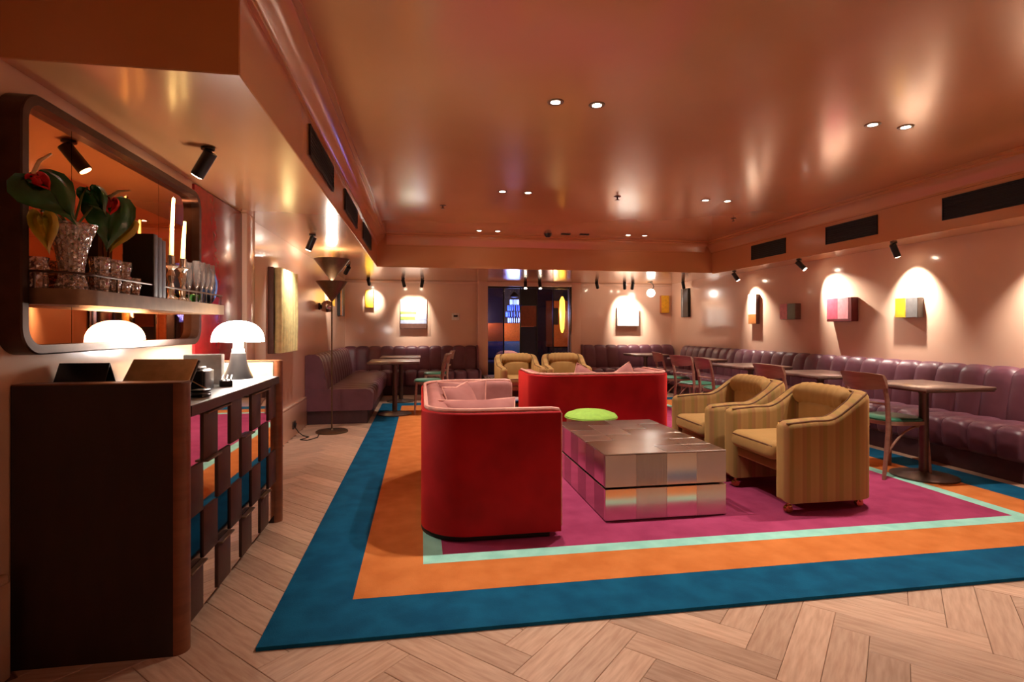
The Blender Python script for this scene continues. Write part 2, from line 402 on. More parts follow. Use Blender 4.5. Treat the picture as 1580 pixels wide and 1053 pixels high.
def clip_mesh(items, name):
    bm = bmesh.new()
    for (x, y, a, e) in items:
        b2 = bmesh.new(); b2.from_mesh(plank_me); b2.transform(Matrix.Translation((x, y, 0)) @ Matrix.Rotation(a, 4, 'Z'))
        off = len(bm.verts); nv = [bm.verts.new(v.co) for v in b2.verts]; b2.verts.index_update()
        for f in b2.faces: bm.faces.new([nv[v.index] for v in f.verts])
        b2.free()
    for co, no in (((XL, 0, 0), (-1, 0, 0)), ((XR, 0, 0), (1, 0, 0)), ((0, YF, 0), (0, -1, 0)), ((0, YB + 0.1, 0), (0, 1, 0))):
        bmesh.ops.bisect_plane(bm, geom=list(bm.verts) + list(bm.edges) + list(bm.faces), plane_co=co, plane_no=no, clear_outer=True)
    if not bm.verts: bm.free(); return None
    me = bpy.data.meshes.new(name); bm.to_mesh(me); bm.free(); me.materials.append(M['plank']); return me
for q in cand:
    if q[3]:
        me = clip_mesh([q], 'plank')
        if me: link_mesh('plank', me, floor)
    else: link_mesh('plank', plank_me, floor, (q[0], q[1], 0), (0, 0, q[2]))
ro = link_mesh('plank_field', clip_mesh(rest, 'plank_field'), floor); ro['kind'] = 'stuff'

# ------------------------------------------------------------------ room beyond the opening, seen through its glazed screen
struct(MB().box((-0.6, YB + T_, -0.14), (5.0, 14.6, -0.02)).build('floor_beyond', 'navy', smooth=False))
struct(MB().box((-0.6, YB + T_, 2.62), (5.0, 14.6, 2.72)).build('ceiling_beyond', 'navy', smooth=False))
struct(MB().box((-0.6, 14.4, -0.02), (5.0, 14.6, 2.62)).build('wall_beyond_back', 'navy', smooth=False))
struct(MB().box((-0.8, YB + T_, -0.02), (-0.6, 14.6, 2.62)).build('wall_beyond_left', 'brownw', smooth=False))
struct(MB().box((5.0, YB + T_, -0.02), (5.2, 14.6, 2.62)).build('wall_beyond_right', 'brownw', smooth=False))
struct(MB().box((0.9, 14.3, 0.75), (3.0, 14.4, 1.34), bev=0.01).build('trim_10', 'orangew'), 'orange dado on the far wall beyond the glass')
struct(MB().box((3.35, 14.3, 0.7), (3.95, 14.4, 1.95), bev=0.01).build('trim_11', 'orangew'), 'tall orange wall panel beyond the glass')
gs = MB()
door = thing('door_1', 'glazed screen of tall panes filling the back opening', 'glass screen', (OX0, YB + 0.08, 0)); del door['category']; struct(door)
PWD = (OX1 - OX0) / 5
for i in range(6):
    MB().box((max(0, i * PWD - 0.012) if i else 0, -0.02, 0), (min(OX1 - OX0, i * PWD + 0.012), 0.02, OZ), bev=0.002, seg=1).build('mullion', 'black', door)
MB().box((0, -0.02, OZ - 0.03), (OX1 - OX0, 0.02, OZ), bev=0.002, seg=1).build('head_rail', 'black', door)
MB().box((0, -0.02, 0), (OX1 - OX0, 0.02, 0.18), bev=0.002, seg=1).build('bottom_rail', 'black', door)
for i in range(5):
    if i == 2:
        for (z0, z1, mm) in ((0.18, 1.24, 'navy'), (1.24, 1.66, 'brownw'), (1.66, OZ - 0.03, 'dark')):
            MB().box((i * PWD + 0.012, -0.008, z0), ((i + 1) * PWD - 0.012, 0.008, z1 - 0.006)).build('panel', mm, door, smooth=False)
    else:
        MB().box((i * PWD + 0.012, -0.004, 0.18), ((i + 1) * PWD - 0.012, 0.004, OZ - 0.03)).build('pane', 'panedark' if i in (0, 3) else 'pane', door, smooth=False)
# chandelier
ch = thing('chandelier', 'glowing blue tiered chandelier hanging in the room beyond the glass', 'chandelier', (2.17, 12.6, 0))
MB().cyl((0, 0, 2.0), (0, 0, 2.62), 0.012).build('rod', 'black', ch)
MB().lathe([(0.03, 2.06), (0.1, 1.98), (0.1, 1.94), (0.03, 1.92)], 16).build('canopy', 'black', ch)
for k, (r, z, mm) in enumerate(((0.1, 1.82, 'chandw'), (0.16, 1.68, 'chand'), (0.2, 1.53, 'chand'), (0.15, 1.39, 'chandw'))):
    t = MB()
    for i in range(18):
        a = 2 * math.pi * i / 18; t.lathe([(0.003, -0.06), (0.011, -0.04), (0.011, 0.04), (0.003, 0.06)], 6, Matrix.Translation((r * math.cos(a), r * math.sin(a), z)))
    t.build('crystal_tier', mm, ch)
    MB().tube([(r * math.cos(2 * math.pi * i / 20), r * math.sin(2 * math.pi * i / 20), z + 0.07) for i in range(20)], 0.006, 6, True).build('ring', 'black', ch)
point(ch, (0, 0, 1.55), 14, (0.35, 0.5, 1.0), 0.2)
pe = thing('pendant_lamp', 'narrow amber pendant lamp glowing beyond the right panes', 'lamp', (3.28, 12.4, 0))
MB().cyl((0, 0, 1.95), (0, 0, 2.62), 0.006).build('cord', 'black', pe)
MB().lathe([(0.02, 1.95), (0.06, 1.86), (0.07, 1.6), (0.05, 1.2), (0.02, 1.1)], 16).build('shade', 'pend', pe)
point(pe, (-0.25, -0.1, 1.5), 16, (1.0, 0.55, 0.2), 0.1)
po = MB().box((3.52, 14.27, 1.3), (3.66, 14.3, 1.75), bev=0.004, seg=1).build('picture', 'darkpic'); tag(po, 'narrow dark picture on the orange panel beyond the glass', 'picture')
bs = thing('banquette', 'blue velvet seat in the room beyond the left panes', 'banquette', (1.9, 13.0, -0.02))
MB().box((-0.9, -0.4, 0), (0.7, 0.4, 0.45), bev=0.05, seg=3).build('seat', 'bluevelvet', bs)
MB().box((-0.9, 0.25, 0.45), (0.7, 0.45, 0.9), bev=0.06, seg=3).build('backrest', 'bluevelvet', bs)
cu = MB().pillow(0.28, 0.2, 0.12, Matrix.Translation((2.05, 12.9, 0.545))).build('cushion', 'peach'); tag(cu, 'peach cushion lying on the blue seat beyond the glass', 'cushion')
tg = thing('dado_fill_lamp', 'added warm fill lamp over the orange dado beyond the glass', 'lamp', (1.5, 14.25, 1.5))  # invented lamp, added only to light the dado in the far room
MB().box((-0.06, 0, -0.03), (0.06, 0.05, 0.03), bev=0.008).build('housing', 'black', tg)
point(tg, (0.1, -0.25, 0.0), 22, (1.0, 0.6, 0.3), 0.06)

# ------------------------------------------------------------------ rug
rug = thing('area_rug', 'large rectangular rug with blue, orange and mint borders around magenta', 'rug', (0, 0, 0))
def frame(x0, y0, x1, y1, w, z, bev=True):
    a = [(x0, y0), (x1, y0), (x1, y1), (x0, y1)]; b = [(x0 + w, y0 + w), (x1 - w, y0 + w), (x1 - w, y1 - w), (x0 + w, y1 - w)]
    v = [(*p, z) for p in a] + [(*p, z) for p in b] + [(*p, 0.001) for p in a] + [(*p, 0.001) for p in b]
    f = []
    for i in range(4):
        j = (i + 1) % 4
        f += [(i, j, 4 + j, 4 + i), (8 + j, 8 + i, 12 + i, 12 + j), (i, 8 + i, 8 + j, j), (4 + j, 12 + j, 12 + i, 4 + i)]
    return MB().add(v, f)
RX0, RY0, RX1, RY1 = -0.605, 2.135, 4.40, 8.75
frame(RX0, RY0, RX1, RY1, 0.31, 0.016).build('blue_border', 'blue', rug, smooth=False)
frame(RX0 + 0.31, RY0 + 0.31, RX1 - 0.31, RY1 - 0.31, 0.305, 0.0165).build('orange_border', 'orange', rug, smooth=False)
frame(RX0 + 0.615, RY0 + 0.615, RX1 - 0.615, RY1 - 0.615, 0.10, 0.017).build('mint_border', 'mint', rug, smooth=False)
MB().box((RX0 + 0.715, RY0 + 0.715, 0.001), (RX1 - 0.715, RY1 - 0.715, 0.0165)).build('magenta_field', 'magenta', rug, smooth=False)
ZR = 0.018

# ------------------------------------------------------------------ U-shaped upholstery
def upath(L, D, r, n=10, ns=10):
    pts = []
    for i in range(ns): pts.append((D + (r - D) * i / ns, -L / 2))
    for i in range(n + 1):
        a = -math.pi / 2 - (math.pi / 2) * i / n
        pts.append((r + r * math.cos(a), -L / 2 + r + r * math.sin(a)))
    for i in range(1, ns): pts.append((0, -L / 2 + r + (L - 2 * r) * i / ns))
    for i in range(n + 1):
        a = math.pi - (math.pi / 2) * i / n
        pts.append((r + r * math.cos(a), L / 2 - r + r * math.sin(a)))
    for i in range(1, ns + 1): pts.append((r + (D - r) * i / ns, L / 2))
    return [Vector((x, y, 0)) for x, y in pts]

def usweep(L, D, r, d0, d1, z0, hf, rt=0.05, endr=0.0, n=10, ns=10, nt=5):
    """wall of upholstery between the offsets d0 and d1 inside the U path, its top hf(x, s) rounded by rt"""
    P = upath(L, D, r, n, ns); m = len(P)
    if endr:
        ext = []
        for k in (0.0, 0.08, 0.25, 0.5, 0.75): ext.append(k)
        a = [Vector((D - k * endr, -L / 2, 0)) for k in ext]; b = [Vector((D - k * endr, L / 2, 0)) for k in reversed(ext)]
        P = a + [p for p in P if p.x < D - endr * 0.95] + b; m = len(P)
    s = [0.0]
    for i in range(1, m): s.append(s[-1] + (P[i] - P[i - 1]).length)
    tot = s[-1]; v = []; uv = []; rows = 0
    for i, p in enumerate(P):
        t = (P[min(i + 1, m - 1)] - P[max(i - 1, 0)]).normalized(); nrm = Vector((t.y, -t.x, 0))
        if nrm.dot(Vector((D * 0.7, 0, 0)) - p) < 0: nrm = -nrm
        e = min(s[i], tot - s[i]); ins = 0.0
        if endr and e < endr: q = (endr - e) / endr; ins = endr * (1 - math.sqrt(max(0, 1 - q * q))) * 0.9
        a0 = d0 + min(ins, (d1 - d0) * 0.46); a1 = d1 - min(ins, (d1 - d0) * 0.46); h = hf(p.x, s[i] / tot) - ins * 0.8
        rr = min(rt, (a1 - a0) * 0.49)
        prof = [(a0, z0 + min(ins, 0.03)), (a0, z0 + (h - rr - z0) * 0.5), (a0, h - rr)]
        for k in range(1, nt): an = math.pi / 2 * k / nt; prof.append((a0 + rr - rr * math.cos(an), h - rr + rr * math.sin(an)))
        prof += [(a0 + rr, h), (a1 - rr, h)]
        for k in range(1, nt): an = math.pi / 2 * k / nt; prof.append((a1 - rr + rr * math.sin(an), h - rr + rr * math.cos(an)))
        prof += [(a1, h - rr), (a1, z0 + (h - rr - z0) * 0.5), (a1, z0 + min(ins, 0.03))]
        rows = len(prof)
        for d, z in prof:
            q = p + nrm * d; v.append((q.x, q.y, z)); uv.append((s[i], z))
    f = []
    for i in range(m - 1):
        for k in range(rows):
            k2 = (k + 1) % rows; f.append((i * rows + k, (i + 1) * rows + k, (i + 1) * rows + k2, i * rows + k2))
    f.append(tuple(range(rows))); f.append(tuple(reversed([(m - 1) * rows + k for k in range(rows)])))
    return MB().add(v, f, uv)

def upline(L, D, r, d, zf, n=10, ns=10):
    P = upath(L, D, r, n, ns); out = []; m = len(P)
    for i, p in enumerate(P):
        t = (P[min(i + 1, m - 1)] - P[max(i - 1, 0)]).normalized(); nrm = Vector((t.y, -t.x, 0))
        if nrm.dot(Vector((D * 0.7, 0, 0)) - p) < 0: nrm = -nrm
        q = p + nrm * d; out.append((q.x, q.y, zf(p.x)))
    return out

def useat(L, D, r, d, z0, z1, x1, bev):
    """seat block that fills the inside of the U"""
    l = L / 2 - d; rr = max(0.03, r - d); poly = [(x1, -l)]
    for i in range(9): a = -math.pi / 2 - math.pi / 2 * i / 8; poly.append((d + rr + rr * math.cos(a), -l + rr + rr * math.sin(a)))
    for i in range(9): a = math.pi - math.pi / 2 * i / 8; poly.append((d + rr + rr * math.cos(a), l - rr + rr * math.sin(a)))
    poly.append((x1, l))
    bm = bmesh.new(); vs = [bm.verts.new((x, y, z0)) for x, y in poly]; f = bm.faces.new(vs)
    g = bmesh.ops.extrude_face_region(bm, geom=[f]); 
    for e in g['geom']:
        if isinstance(e, bmesh.types.BMVert): e.co.z = z1
    top = [e for e in bm.edges if all(abs(v.co.z - z1) < 1e-6 for v in e.verts)] + [e for e in bm.edges if all(abs(v.co.x - x1) < 1e-6 for v in e.verts)]
    bmesh.ops.bevel(bm, geom=list(set(top)), offset=bev, segments=4, profile=0.5, affect='EDGES')
    return MB()._bm(bm)

def sofa(label, loc, rz, L, D):
    s = thing('curved_sofa', label, 'sofa', loc, rz, 'red and pink curved sofas')
    H = 0.725; r = 0.27
    usweep(L, D, r, 0.0, 0.03, 0.035, lambda x, t: H - 0.012, 0.012, 0, n=14).build('outer_shell', 'red', s)
    usweep(L, D - 0.004, r, 0.031, 0.165, 0.05, lambda x, t: H, 0.05, 0.05, n=14).build('inner_back', 'pink', s)
    pl = upline(L, D, r, 0.028, lambda x: H, n=14)
    pts = [(D, -L / 2 + 0.028, 0.06), (D, -L / 2 + 0.028, H - 0.03), (D - 0.012, -L / 2 + 0.028, H - 0.006)] + pl[1:-1] + [(D - 0.012, L / 2 - 0.028, H - 0.006), (D, L / 2 - 0.028, H - 0.03), (D, L / 2 - 0.028, 0.06)]
    MB().tube(pts, 0.013, 8).build('piping', 'pinkp', s)
    useat(L, D, r, 0.17, 0.06, 0.28, D - 0.03, 0.02).build('seat_base', 'pink', s)
    useat(L, D, r, 0.175, 0.282, 0.42, D - 0.01, 0.045).build('seat_cushion', 'pink', s)
    usweep(L - 0.06, D - 0.06, r, 0.0, 0.1, 0.0, lambda x, t: 0.045, 0.005).build('plinth', 'dark', s)
    return s
S1 = (0.0, 3.86, ZR)
sofa('red velvet curved sofa nearest the camera, its side towards us, open to the coffee table', S1, 0, 1.78, 0.78)
sofa('red velvet curved sofa with its back to the camera behind the lime pouf', (1.83, 5.2, ZR), R(90), 1.5, 0.8)

def cushion(label, loc, rot, sx, sy, sz):
    T = Matrix.Translation(loc) @ Matrix.Rotation(rot[2], 4, 'Z') @ Matrix.Rotation(rot[1], 4, 'Y') @ Matrix.Rotation(rot[0], 4, 'X')
    o = thing('throw_cushion', label, 'cushion', (0, 0, 0), 0, 'pink cushions on the sofas')
    o.matrix_world = T
    MB().pillow(sx, sy, sz, corner=0.25).build('cover', 'pink', o)
    e = []
    for i in range(40):
        t = i / 40 * 4; k = int(t); q = -1 + 2 * (t - k)
        u, w_ = [(q, -1), (1, q), (-q, 1), (-1, -q)][k]
        kk = 1 - 0.25 * (1 - abs(u) * abs(w_)) * (abs(u) ** 6 + abs(w_) ** 6) * 0.5
        e.append((u * sx * kk, w_ * sy * kk, 0))
    MB().tube(e, 0.006, 6, True).build('piping', 'pinkp', o)
    return o
cushion('pink cushion lying back in the near corner of the nearest sofa', (0.36, 3.37, 0.62), (R(60), 0, R(6)), 0.25, 0.15, 0.09)
cushion('pink square cushion leaning against the back of the nearest sofa', (0.30, 3.95, 0.60), (R(72), 0, R(62)), 0.22, 0.2, 0.085)
cushion('pink cushion leaning at the far end of the nearest sofa', (0.34, 4.38, 0.595), (R(75), 0, R(15)), 0.21, 0.18, 0.08)
cushion('pink cushion peeking over the left of the far red sofa', (1.72, 5.5, 0.60), (R(78), R(24), R(0)), 0.18, 0.18, 0.075)
cushion('pink cushion peeking over the right of the far red sofa', (2.13, 5.5, 0.60), (R(78), R(-28), R(0)), 0.18, 0.18, 0.075)

# ------------------------------------------------------------------ armchairs
def armchair(label, loc, rz, group='ochre tub armchairs'):
    s = thing('tub_armchair', label, 'armchair', loc, rz, group)
    L, D, r, th = 0.71, 0.72, 0.19, 0.11
    def hf(x, t):
        q = min(1, max(0, (x - 0.06) / 0.34)); q = q * q * (3 - 2 * q)
        return 0.765 - 0.16 * q - 0.015 * min(1, max(0, (x - 0.5) / 0.2))
    usweep(L, D, r, 0.0, th, 0.075, hf, 0.05, 0.06, n=12, ns=16).build('shell', 'stripe', s)
    MB().tube(upline(L, D, r, 0.016, lambda x: hf(x, 0) - 0.014, 12, 16)[1:-1], 0.0055, 6).build('outer_piping', 'piping', s)
    MB().tube(upline(L, D, r, th - 0.02, lambda x: hf(x, 0) - 0.008, 12, 16)[1:-1], 0.0055, 6).build('inner_piping', 'piping', s)
    useat(L, D, r, th - 0.01, 0.24, 0.315, D - 0.06, 0.02).build('seat_rail', 'ochre', s)
    li = L / 2 - th
    sc_ = MB().box((th + 0.07, -li + 0.002, 0.318), (D + 0.01, li - 0.002, 0.445), bev=0.052, seg=5)
    c = sc_.build('seat_cushion', 'ochre', s)
    MB().tube([(D - 0.012, -li + 0.02, 0.41), (D + 0.003, -li + 0.05, 0.418), (D + 0.003, li - 0.05, 0.418), (D - 0.012, li - 0.02, 0.41)], 0.006, 6).build('piping', 'piping', c)
    # lower back pad and gathered head roll
    MB().box((th - 0.01, -li + 0.03, 0.40), (th + 0.09, li - 0.03, 0.66), bev=0.04, seg=4).build('back_pad', 'ochre', s)
    n, m = 28, 14; v = []; f = []
    for i in range(n + 1):
        u = i / n; y = (-li + 0.005) + (2 * li - 0.01) * u
        k = 1 + 0.05 * math.cos(u * math.pi * 16) * (0.4 + abs(2 * u - 1))
        kk = (1 - abs(2 * u - 1) ** 5) ** 0.5 * 0.5 + 0.5
        cx = th + 0.02 + 0.045 * abs(2 * u - 1) ** 2.5
        for j in range(m):
            a = 2 * math.pi * j / m
            v.append((cx + 0.072 * k * kk * math.cos(a), y, 0.697 + 0.09 * k * kk * math.sin(a)))
    for i in range(n):
        for j in range(m): j2 = (j + 1) % m; f.append((i * m + j, (i + 1) * m + j, (i + 1) * m + j2, i * m + j2))
    f.append(tuple(range(m))); f.append(tuple(reversed([n * m + j for j in range(m)])))
    MB().add(v, f).build('head_roll', 'ochre', s, ang=60)
    for (x, y) in ((D - 0.08, -L / 2 + 0.06), (D - 0.08, L / 2 - 0.06), (0.09, -L / 2 + 0.1), (0.09, L / 2 - 0.1)):
        ct = MB(); ct.cyl((x, y, 0.05), (x, y, 0.08), 0.012, n=10); ct.box((x - 0.014, y - 0.02, 0.028), (x + 0.012, y + 0.02, 0.056), bev=0.008)
        cc = ct.build('caster', 'brass', s)
        MB().cyl((x + 0.006, y - 0.013, 0.025), (x + 0.006, y + 0.013, 0.025), 0.025, n=16).build('wheel', 'brass', cc)
    return s
A1 = armchair('ochre striped tub armchair nearest the camera beside the coffee table', (2.965, 3.425, ZR), R(180))
dup(A1, 'ochre striped tub armchair just behind the nearest one, beside the coffee table', (2.90, 4.16, ZR), R(178))
dup(A1, 'left of the two ochre armchairs facing us before the glass screen', (1.49, 8.71, ZR), R(-87))
dup(A1, 'right of the two ochre armchairs facing us before the glass screen', (2.28, 8.71, ZR), R(-93))

# ------------------------------------------------------------------ coffee table
ct = thing('coffee_table', 'two-tier steel patchwork coffee table on the magenta rug', 'coffee table', (1.107, 3.16, ZR))
CW, CD = 0.80, 1.17
MB().box((0.03, 0.03, 0), (CW - 0.03, CD - 0.03, 0.405)).build('core', 'dark', ct, smooth=False)
tm = ['steel', 'steelb', 'steelc', 'steelb']
def tile(a, b, m, nm='tile'): MB().box(a, b, bev=0.0015, seg=1).build(nm, m, ct, smooth=False)
for (z0, z1) in ((0.004, 0.196), (0.208, 0.404)):
    for i in range(4):
        x0 = CW * i / 4; x1 = CW * (i + 1) / 4
        k = 0 if z0 < 0.1 else 1
        mm = ('steelc', 'steel', 'steelc', 'steel')[i] if k == 0 else ('steel', 'steelb', 'steelc', 'steel')[i]
        tile((x0, 0, z0), (x1, 0.03, z1), mm, 'front_tile')
        tile((x0, CD - 0.03, z0), (x1, CD, z1), mm, 'rear_tile')
    for j in range(6):
        y0 = 0.03 + (CD - 0.06) * j / 6; y1 = 0.03 + (CD - 0.06) * (j + 1) / 6
        mm = ('steelb', 'steelc')[(j + k) % 2]
        tile((0, y0, z0), (0.03, y1, z1), mm, 'side_tile'); tile((CW - 0.03, y0, z0), (CW, y1, z1), mm, 'side_tile')
for i in range(4):
    for j in range(6):
        tile((CW * i / 4, CD * j / 6, 0.4045), (CW * (i + 1) / 4, CD * (j + 1) / 6, 0.412), ('steelb', 'steel', 'steelb', 'steelb', 'steel')[(i * 2 + j * 3) % 5], 'top_tile')
# pouf
pf = thing('round_pouf', 'round lime green pouf between coffee table and far red sofa', 'pouf', (1.53, 4.76, ZR))
MB().lathe([(0.21, 0.0), (0.22, 0.01), (0.225, 0.2), (0.22, 0.365), (0.2, 0.37)], 40).build('side', 'cream', pf)
MB().lathe([(0.215, 0.37), (0.235, 0.372), (0.238, 0.385), (0.22, 0.405), (0.15, 0.43), (0.07, 0.44), (0.001, 0.442)], 40).build('top', 'lime', pf)
MB().tube([(0.236 * math.cos(2 * math.pi * i / 40), 0.236 * math.sin(2 * math.pi * i / 40), 0.374) for i in range(40)], 0.006, 6, True).build('piping', 'lime', pf)

# ------------------------------------------------------------------ banquettes
CHW = 0.23
def chan_meshes(dep, pre):
    """back pad and seat pad of one channel: x along the bench, y from the front (-dep) to the wall (0)"""
    n = 8; out = []
    # back: side outline (y, z) from bottom front up over the rolled top to the wall
    bk = [(-0.24, 0.40), (-0.235, 0.5), (-0.215, 0.62), (-0.19, 0.74), (-0.175, 0.80), (-0.15, 0.845), (-0.11, 0.868), (-0.06, 0.868), (-0.015, 0.85), (-0.005, 0.80), (-0.005, 0.40)]
    st = [(-0.2, 0.22), (-0.2, 0.425), (-dep * 0.5, 0.435), (-dep + 0.13, 0.437), (-dep + 0.06, 0.432), (-dep + 0.02, 0.412), (-dep, 0.375), (-dep + 0.002, 0.30), (-dep + 0.012, 0.2), (-dep + 0.03, 0.17), (-dep + 0.05, 0.165), (-0.2, 0.165)]
    for nm, pr, cy, cz in (('back_channel', bk, -0.08, 0.58), ('seat_channel', st, -dep * 0.45, 0.28)):
        v = []; f = []; m = len(pr)
        for i in range(n + 1):
            u = -1 + 2 * i / n; k = 1 - 0.075 * abs(u) ** 3.2 - (0.03 if abs(u) == 1 else 0)
            for (y, z) in pr:
                yy = cy + (y - cy) * k if y < -0.01 else y
                zz = cz + (z - cz) * k if z > 0.41 or nm == 'back_channel' else z
                if nm == 'seat_channel' and z > 0.3: zz = z - 0.028 * abs(u) ** 3.2
                v.append((u * CHW / 2 * 0.996, yy, zz))
        for i in range(n):
            for j in range(m): j2 = (j + 1) % m; f.append((i * m + j, (i + 1) * m + j, (i + 1) * m + j2, i * m + j2))
        f.append(tuple(range(m))); f.append(tuple(reversed([n * m + j for j in range(m)])))
        out.append(MB().add(v, f).mesh(nm, 'purple', ang=50))
    return out
def banquette(label, loc, rz, n, dep, chw=CHW, ends=()):
    s = thing('banquette', label, 'banquette', loc, rz, 'plum channelled banquettes')
    bkm, stm = chan_meshes(dep, label); sx = chw / CHW
    for i in range(n):
        for nm, me in (('back_channel', bkm), ('seat_channel', stm)):
            o = link_mesh(nm, me, s, ((i + 0.5) * chw, 0, 0)); o.scale = (sx, 1, 1)
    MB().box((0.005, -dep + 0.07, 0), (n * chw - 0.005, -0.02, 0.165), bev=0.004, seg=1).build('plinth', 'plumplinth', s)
    for e in ends:
        x0, x1 = (-0.035, 0.0) if e == 0 else (n * chw, n * chw + 0.035)
        def pris(pts, nm):
            v = [(x0, y, z) for y, z in pts] + [(x1, y, z) for y, z in pts]; k = len(pts)
            f = [tuple(range(k)), tuple(range(2 * k - 1, k - 1, -1))] + [(i, (i + 1) % k, k + (i + 1) % k, k + i) for i in range(k)]
            MB().add(v, f).build(nm, 'purple', s, ang=30)
        pris([(-0.005, 0.17), (-dep + 0.02, 0.17), (-dep, 0.2), (-dep, 0.38), (-dep + 0.03, 0.42), (-dep + 0.09, 0.44), (-0.005, 0.44)], 'seat_end')
        pris([(-0.005, 0.441), (-0.26, 0.441), (-0.25, 0.55), (-0.225, 0.7), (-0.205, 0.79), (-0.17, 0.85), (-0.12, 0.875), (-0.05, 0.875), (-0.005, 0.86)], 'back_end')
    return s
# local y=0 is the wall, front towards -y; rz turns it
banquette('long plum channelled banquette along the right wall', (XR, 9.84, 0), R(-90), 31, 0.66)
banquette('plum banquette along the left wall behind the cone floor lamp', (XL, 7.05, 0), R(90), 12, 0.82, 0.232, ends=(0,))
banquette('plum banquette on the back wall left of the glass screen', (XL, YB, 0), 0, 11, 0.75, 0.225, ends=(1,))
banquette('plum banquette on the back wall right of the glass screen', (3.2, YB, 0), 0, 8, 0.75, 0.24, ends=(0,))

# ------------------------------------------------------------------ tables
def table(label, loc, sx, sy, group, base='round'):
    s = thing('dining_table', label, 'table', loc, 0, group)
    MB().box((-sx / 2, -sy / 2, 0.715), (sx / 2, sy / 2, 0.74), bev=0.006, seg=2).build('table_top', 'tabletop', s)
    MB().box((-sx / 2 + 0.008, -sy / 2 + 0.008, 0.705), (sx / 2 - 0.008, sy / 2 - 0.008, 0.715)).build('edge_band', 'tableleg', s, smooth=False)
    MB().lathe([(0.034, 0.02), (0.034, 0.66), (0.06, 0.7), (0.1, 0.705)], 20).build('column', 'tableleg', s)
    MB().lathe([(0.23, 0.0), (0.23, 0.012), (0.19, 0.02), (0.05, 0.028), (0.034, 0.04)], 32).build('base', 'tableleg', s)
    return s
table('table nearest the camera in front of the right banquette', (3.96, 3.72, ZR), 0.62, 0.62, 'tables along the right banquette')
table('second table from the camera in front of the right banquette', (3.93, 4.82, ZR), 0.62, 0.70, 'tables along the right banquette')
table('third table from the camera in front of the right banquette', (3.93, 5.98, ZR), 0.62, 0.70, 'tables along the right banquette')
table('fourth table from the camera in front of the right banquette', (3.96, 7.35, ZR), 0.6, 0.66, 'tables along the right banquette')
table('far table by the back banquette right of the glass screen', (4.0, 9.25, 0), 0.62, 0.62, 'tables along the back wall')
table('nearer of the two tables in front of the left banquette', (-0.36, 7.62, ZR), 0.68, 0.72, 'tables along the left banquette')
table('farther of the two tables in front of the left banquette', (-0.33, 9.1, 0), 0.64, 0.66, 'tables along the left banquette')

# ------------------------------------------------------------------ bentwood chairs (front towards +x)
def dchair(label, loc, rz):
    s = thing('bentwood_chair', label, 'chair', loc, rz, 'bentwood chairs with green seats')
    W2 = 0.2
    seat = []
    for i in range(36):
        a = 2 * math.pi * i / 36; k = (abs(math.cos(a)) ** 3 + abs(math.sin(a)) ** 3) ** (-1 / 3)
        seat.append((0.205 * k * math.cos(a), (0.205 + 0.012 * math.cos(a)) * k * math.sin(a)))
    MB().prism(seat, 0.415, 0.445).build('seat_frame', 'wood', s, ang=50)
    n = len(seat); v = []
    for (kk, z) in ((0.96, 0.445), (0.96, 0.457), (0.88, 0.468), (0.55, 0.474)): v += [(x * kk, y * kk, z) for x, y in seat]
    f = [(j * n + i, j * n + (i + 1) % n, (j + 1) * n + (i + 1) % n, (j + 1) * n + i) for j in range(3) for i in range(n)] + [tuple(range(3 * n, 4 * n)), tuple(reversed(range(n)))]
    MB().add(v, f).build('seat_pad', 'seatgreen', s)
    for sy in (-1, 1):
        MB().tube([(0.19, sy * 0.19, 0.0), (0.178, sy * 0.178, 0.2), (0.165, sy * 0.165, 0.43)], [0.013, 0.017, 0.02], 10).build('leg', 'wood', s)
        MB().tube([(-0.235, sy * 0.19, 0.0), (-0.205, sy * 0.185, 0.22), (-0.185, sy * 0.182, 0.44), (-0.205, sy * 0.19, 0.62), (-0.25, sy * 0.195, 0.805)], [0.014, 0.017, 0.019, 0.018, 0.016], 10).build('leg', 'wood', s)
        ar = [(-0.2, sy * 0.18, 0.16 + 0.0)]
        for i in range(9):
            t = i / 8; ar.append((-0.2 + 0.30 * t, sy * 0.175, 0.17 + 0.235 * math.sin(math.pi / 2 * t) ** 0.8))
        MB().tube(ar, 0.009, 8).build('bow_brace', 'wood', s)
    MB().tube([(0.172, -0.17, 0.34), (0.165, -0.1, 0.385), (0.165, 0, 0.405), (0.165, 0.1, 0.385), (0.172, 0.17, 0.34)], 0.009, 8).build('front_brace', 'wood', s)
    # curved top rail
    v = []; m = 16
    for i in range(m + 1):
        u = -1 + 2 * i / m; y = u * 0.215; bow = -0.055 * (1 - u * u)
        zt = 0.83 - 0.012 * abs(u) ** 3; zb = 0.685 + 0.03 * abs(u) ** 2
        for (dx, z) in ((-0.012, zb), (0.006, zb), (-0.006, (zb + zt) / 2 + 0.02), (-0.03, zt), (-0.048, zt), (-0.026, (zb + zt) / 2)):
            v.append((-0.225 + bow + dx, y, z))
    f = [(i * 6 + k, (i + 1) * 6 + k, (i + 1) * 6 + (k + 1) % 6, i * 6 + (k + 1) % 6) for i in range(m) for k in range(6)] + [tuple(range(6)), tuple(reversed([m * 6 + k for k in range(6)]))]
    MB().add(v, f).build('backrest', 'wood', s, ang=50)
    MB().tube([(-0.202, -0.186, 0.585), (-0.232, -0.1, 0.588), (-0.245, 0, 0.59), (-0.232, 0.1, 0.588), (-0.202, 0.186, 0.585)], 0.009, 8).build('back_rail', 'wood', s)
    return s
D1 = dchair('bentwood chair with green seat at the nearest right table, behind the ochre armchair', (3.80, 3.88, ZR), 0)
dup(D1, 'bentwood chair at the second right table, only its top showing above the armchairs', (3.63, 4.86, ZR), R(2))
dup(D1, 'bentwood chair at the third right table, just behind the rear ochre armchair', (3.62, 6.1, ZR), R(-4))
dup(D1, 'bentwood chair between third and fourth right tables, turned a little', (3.62, 6.72, ZR), R(12))
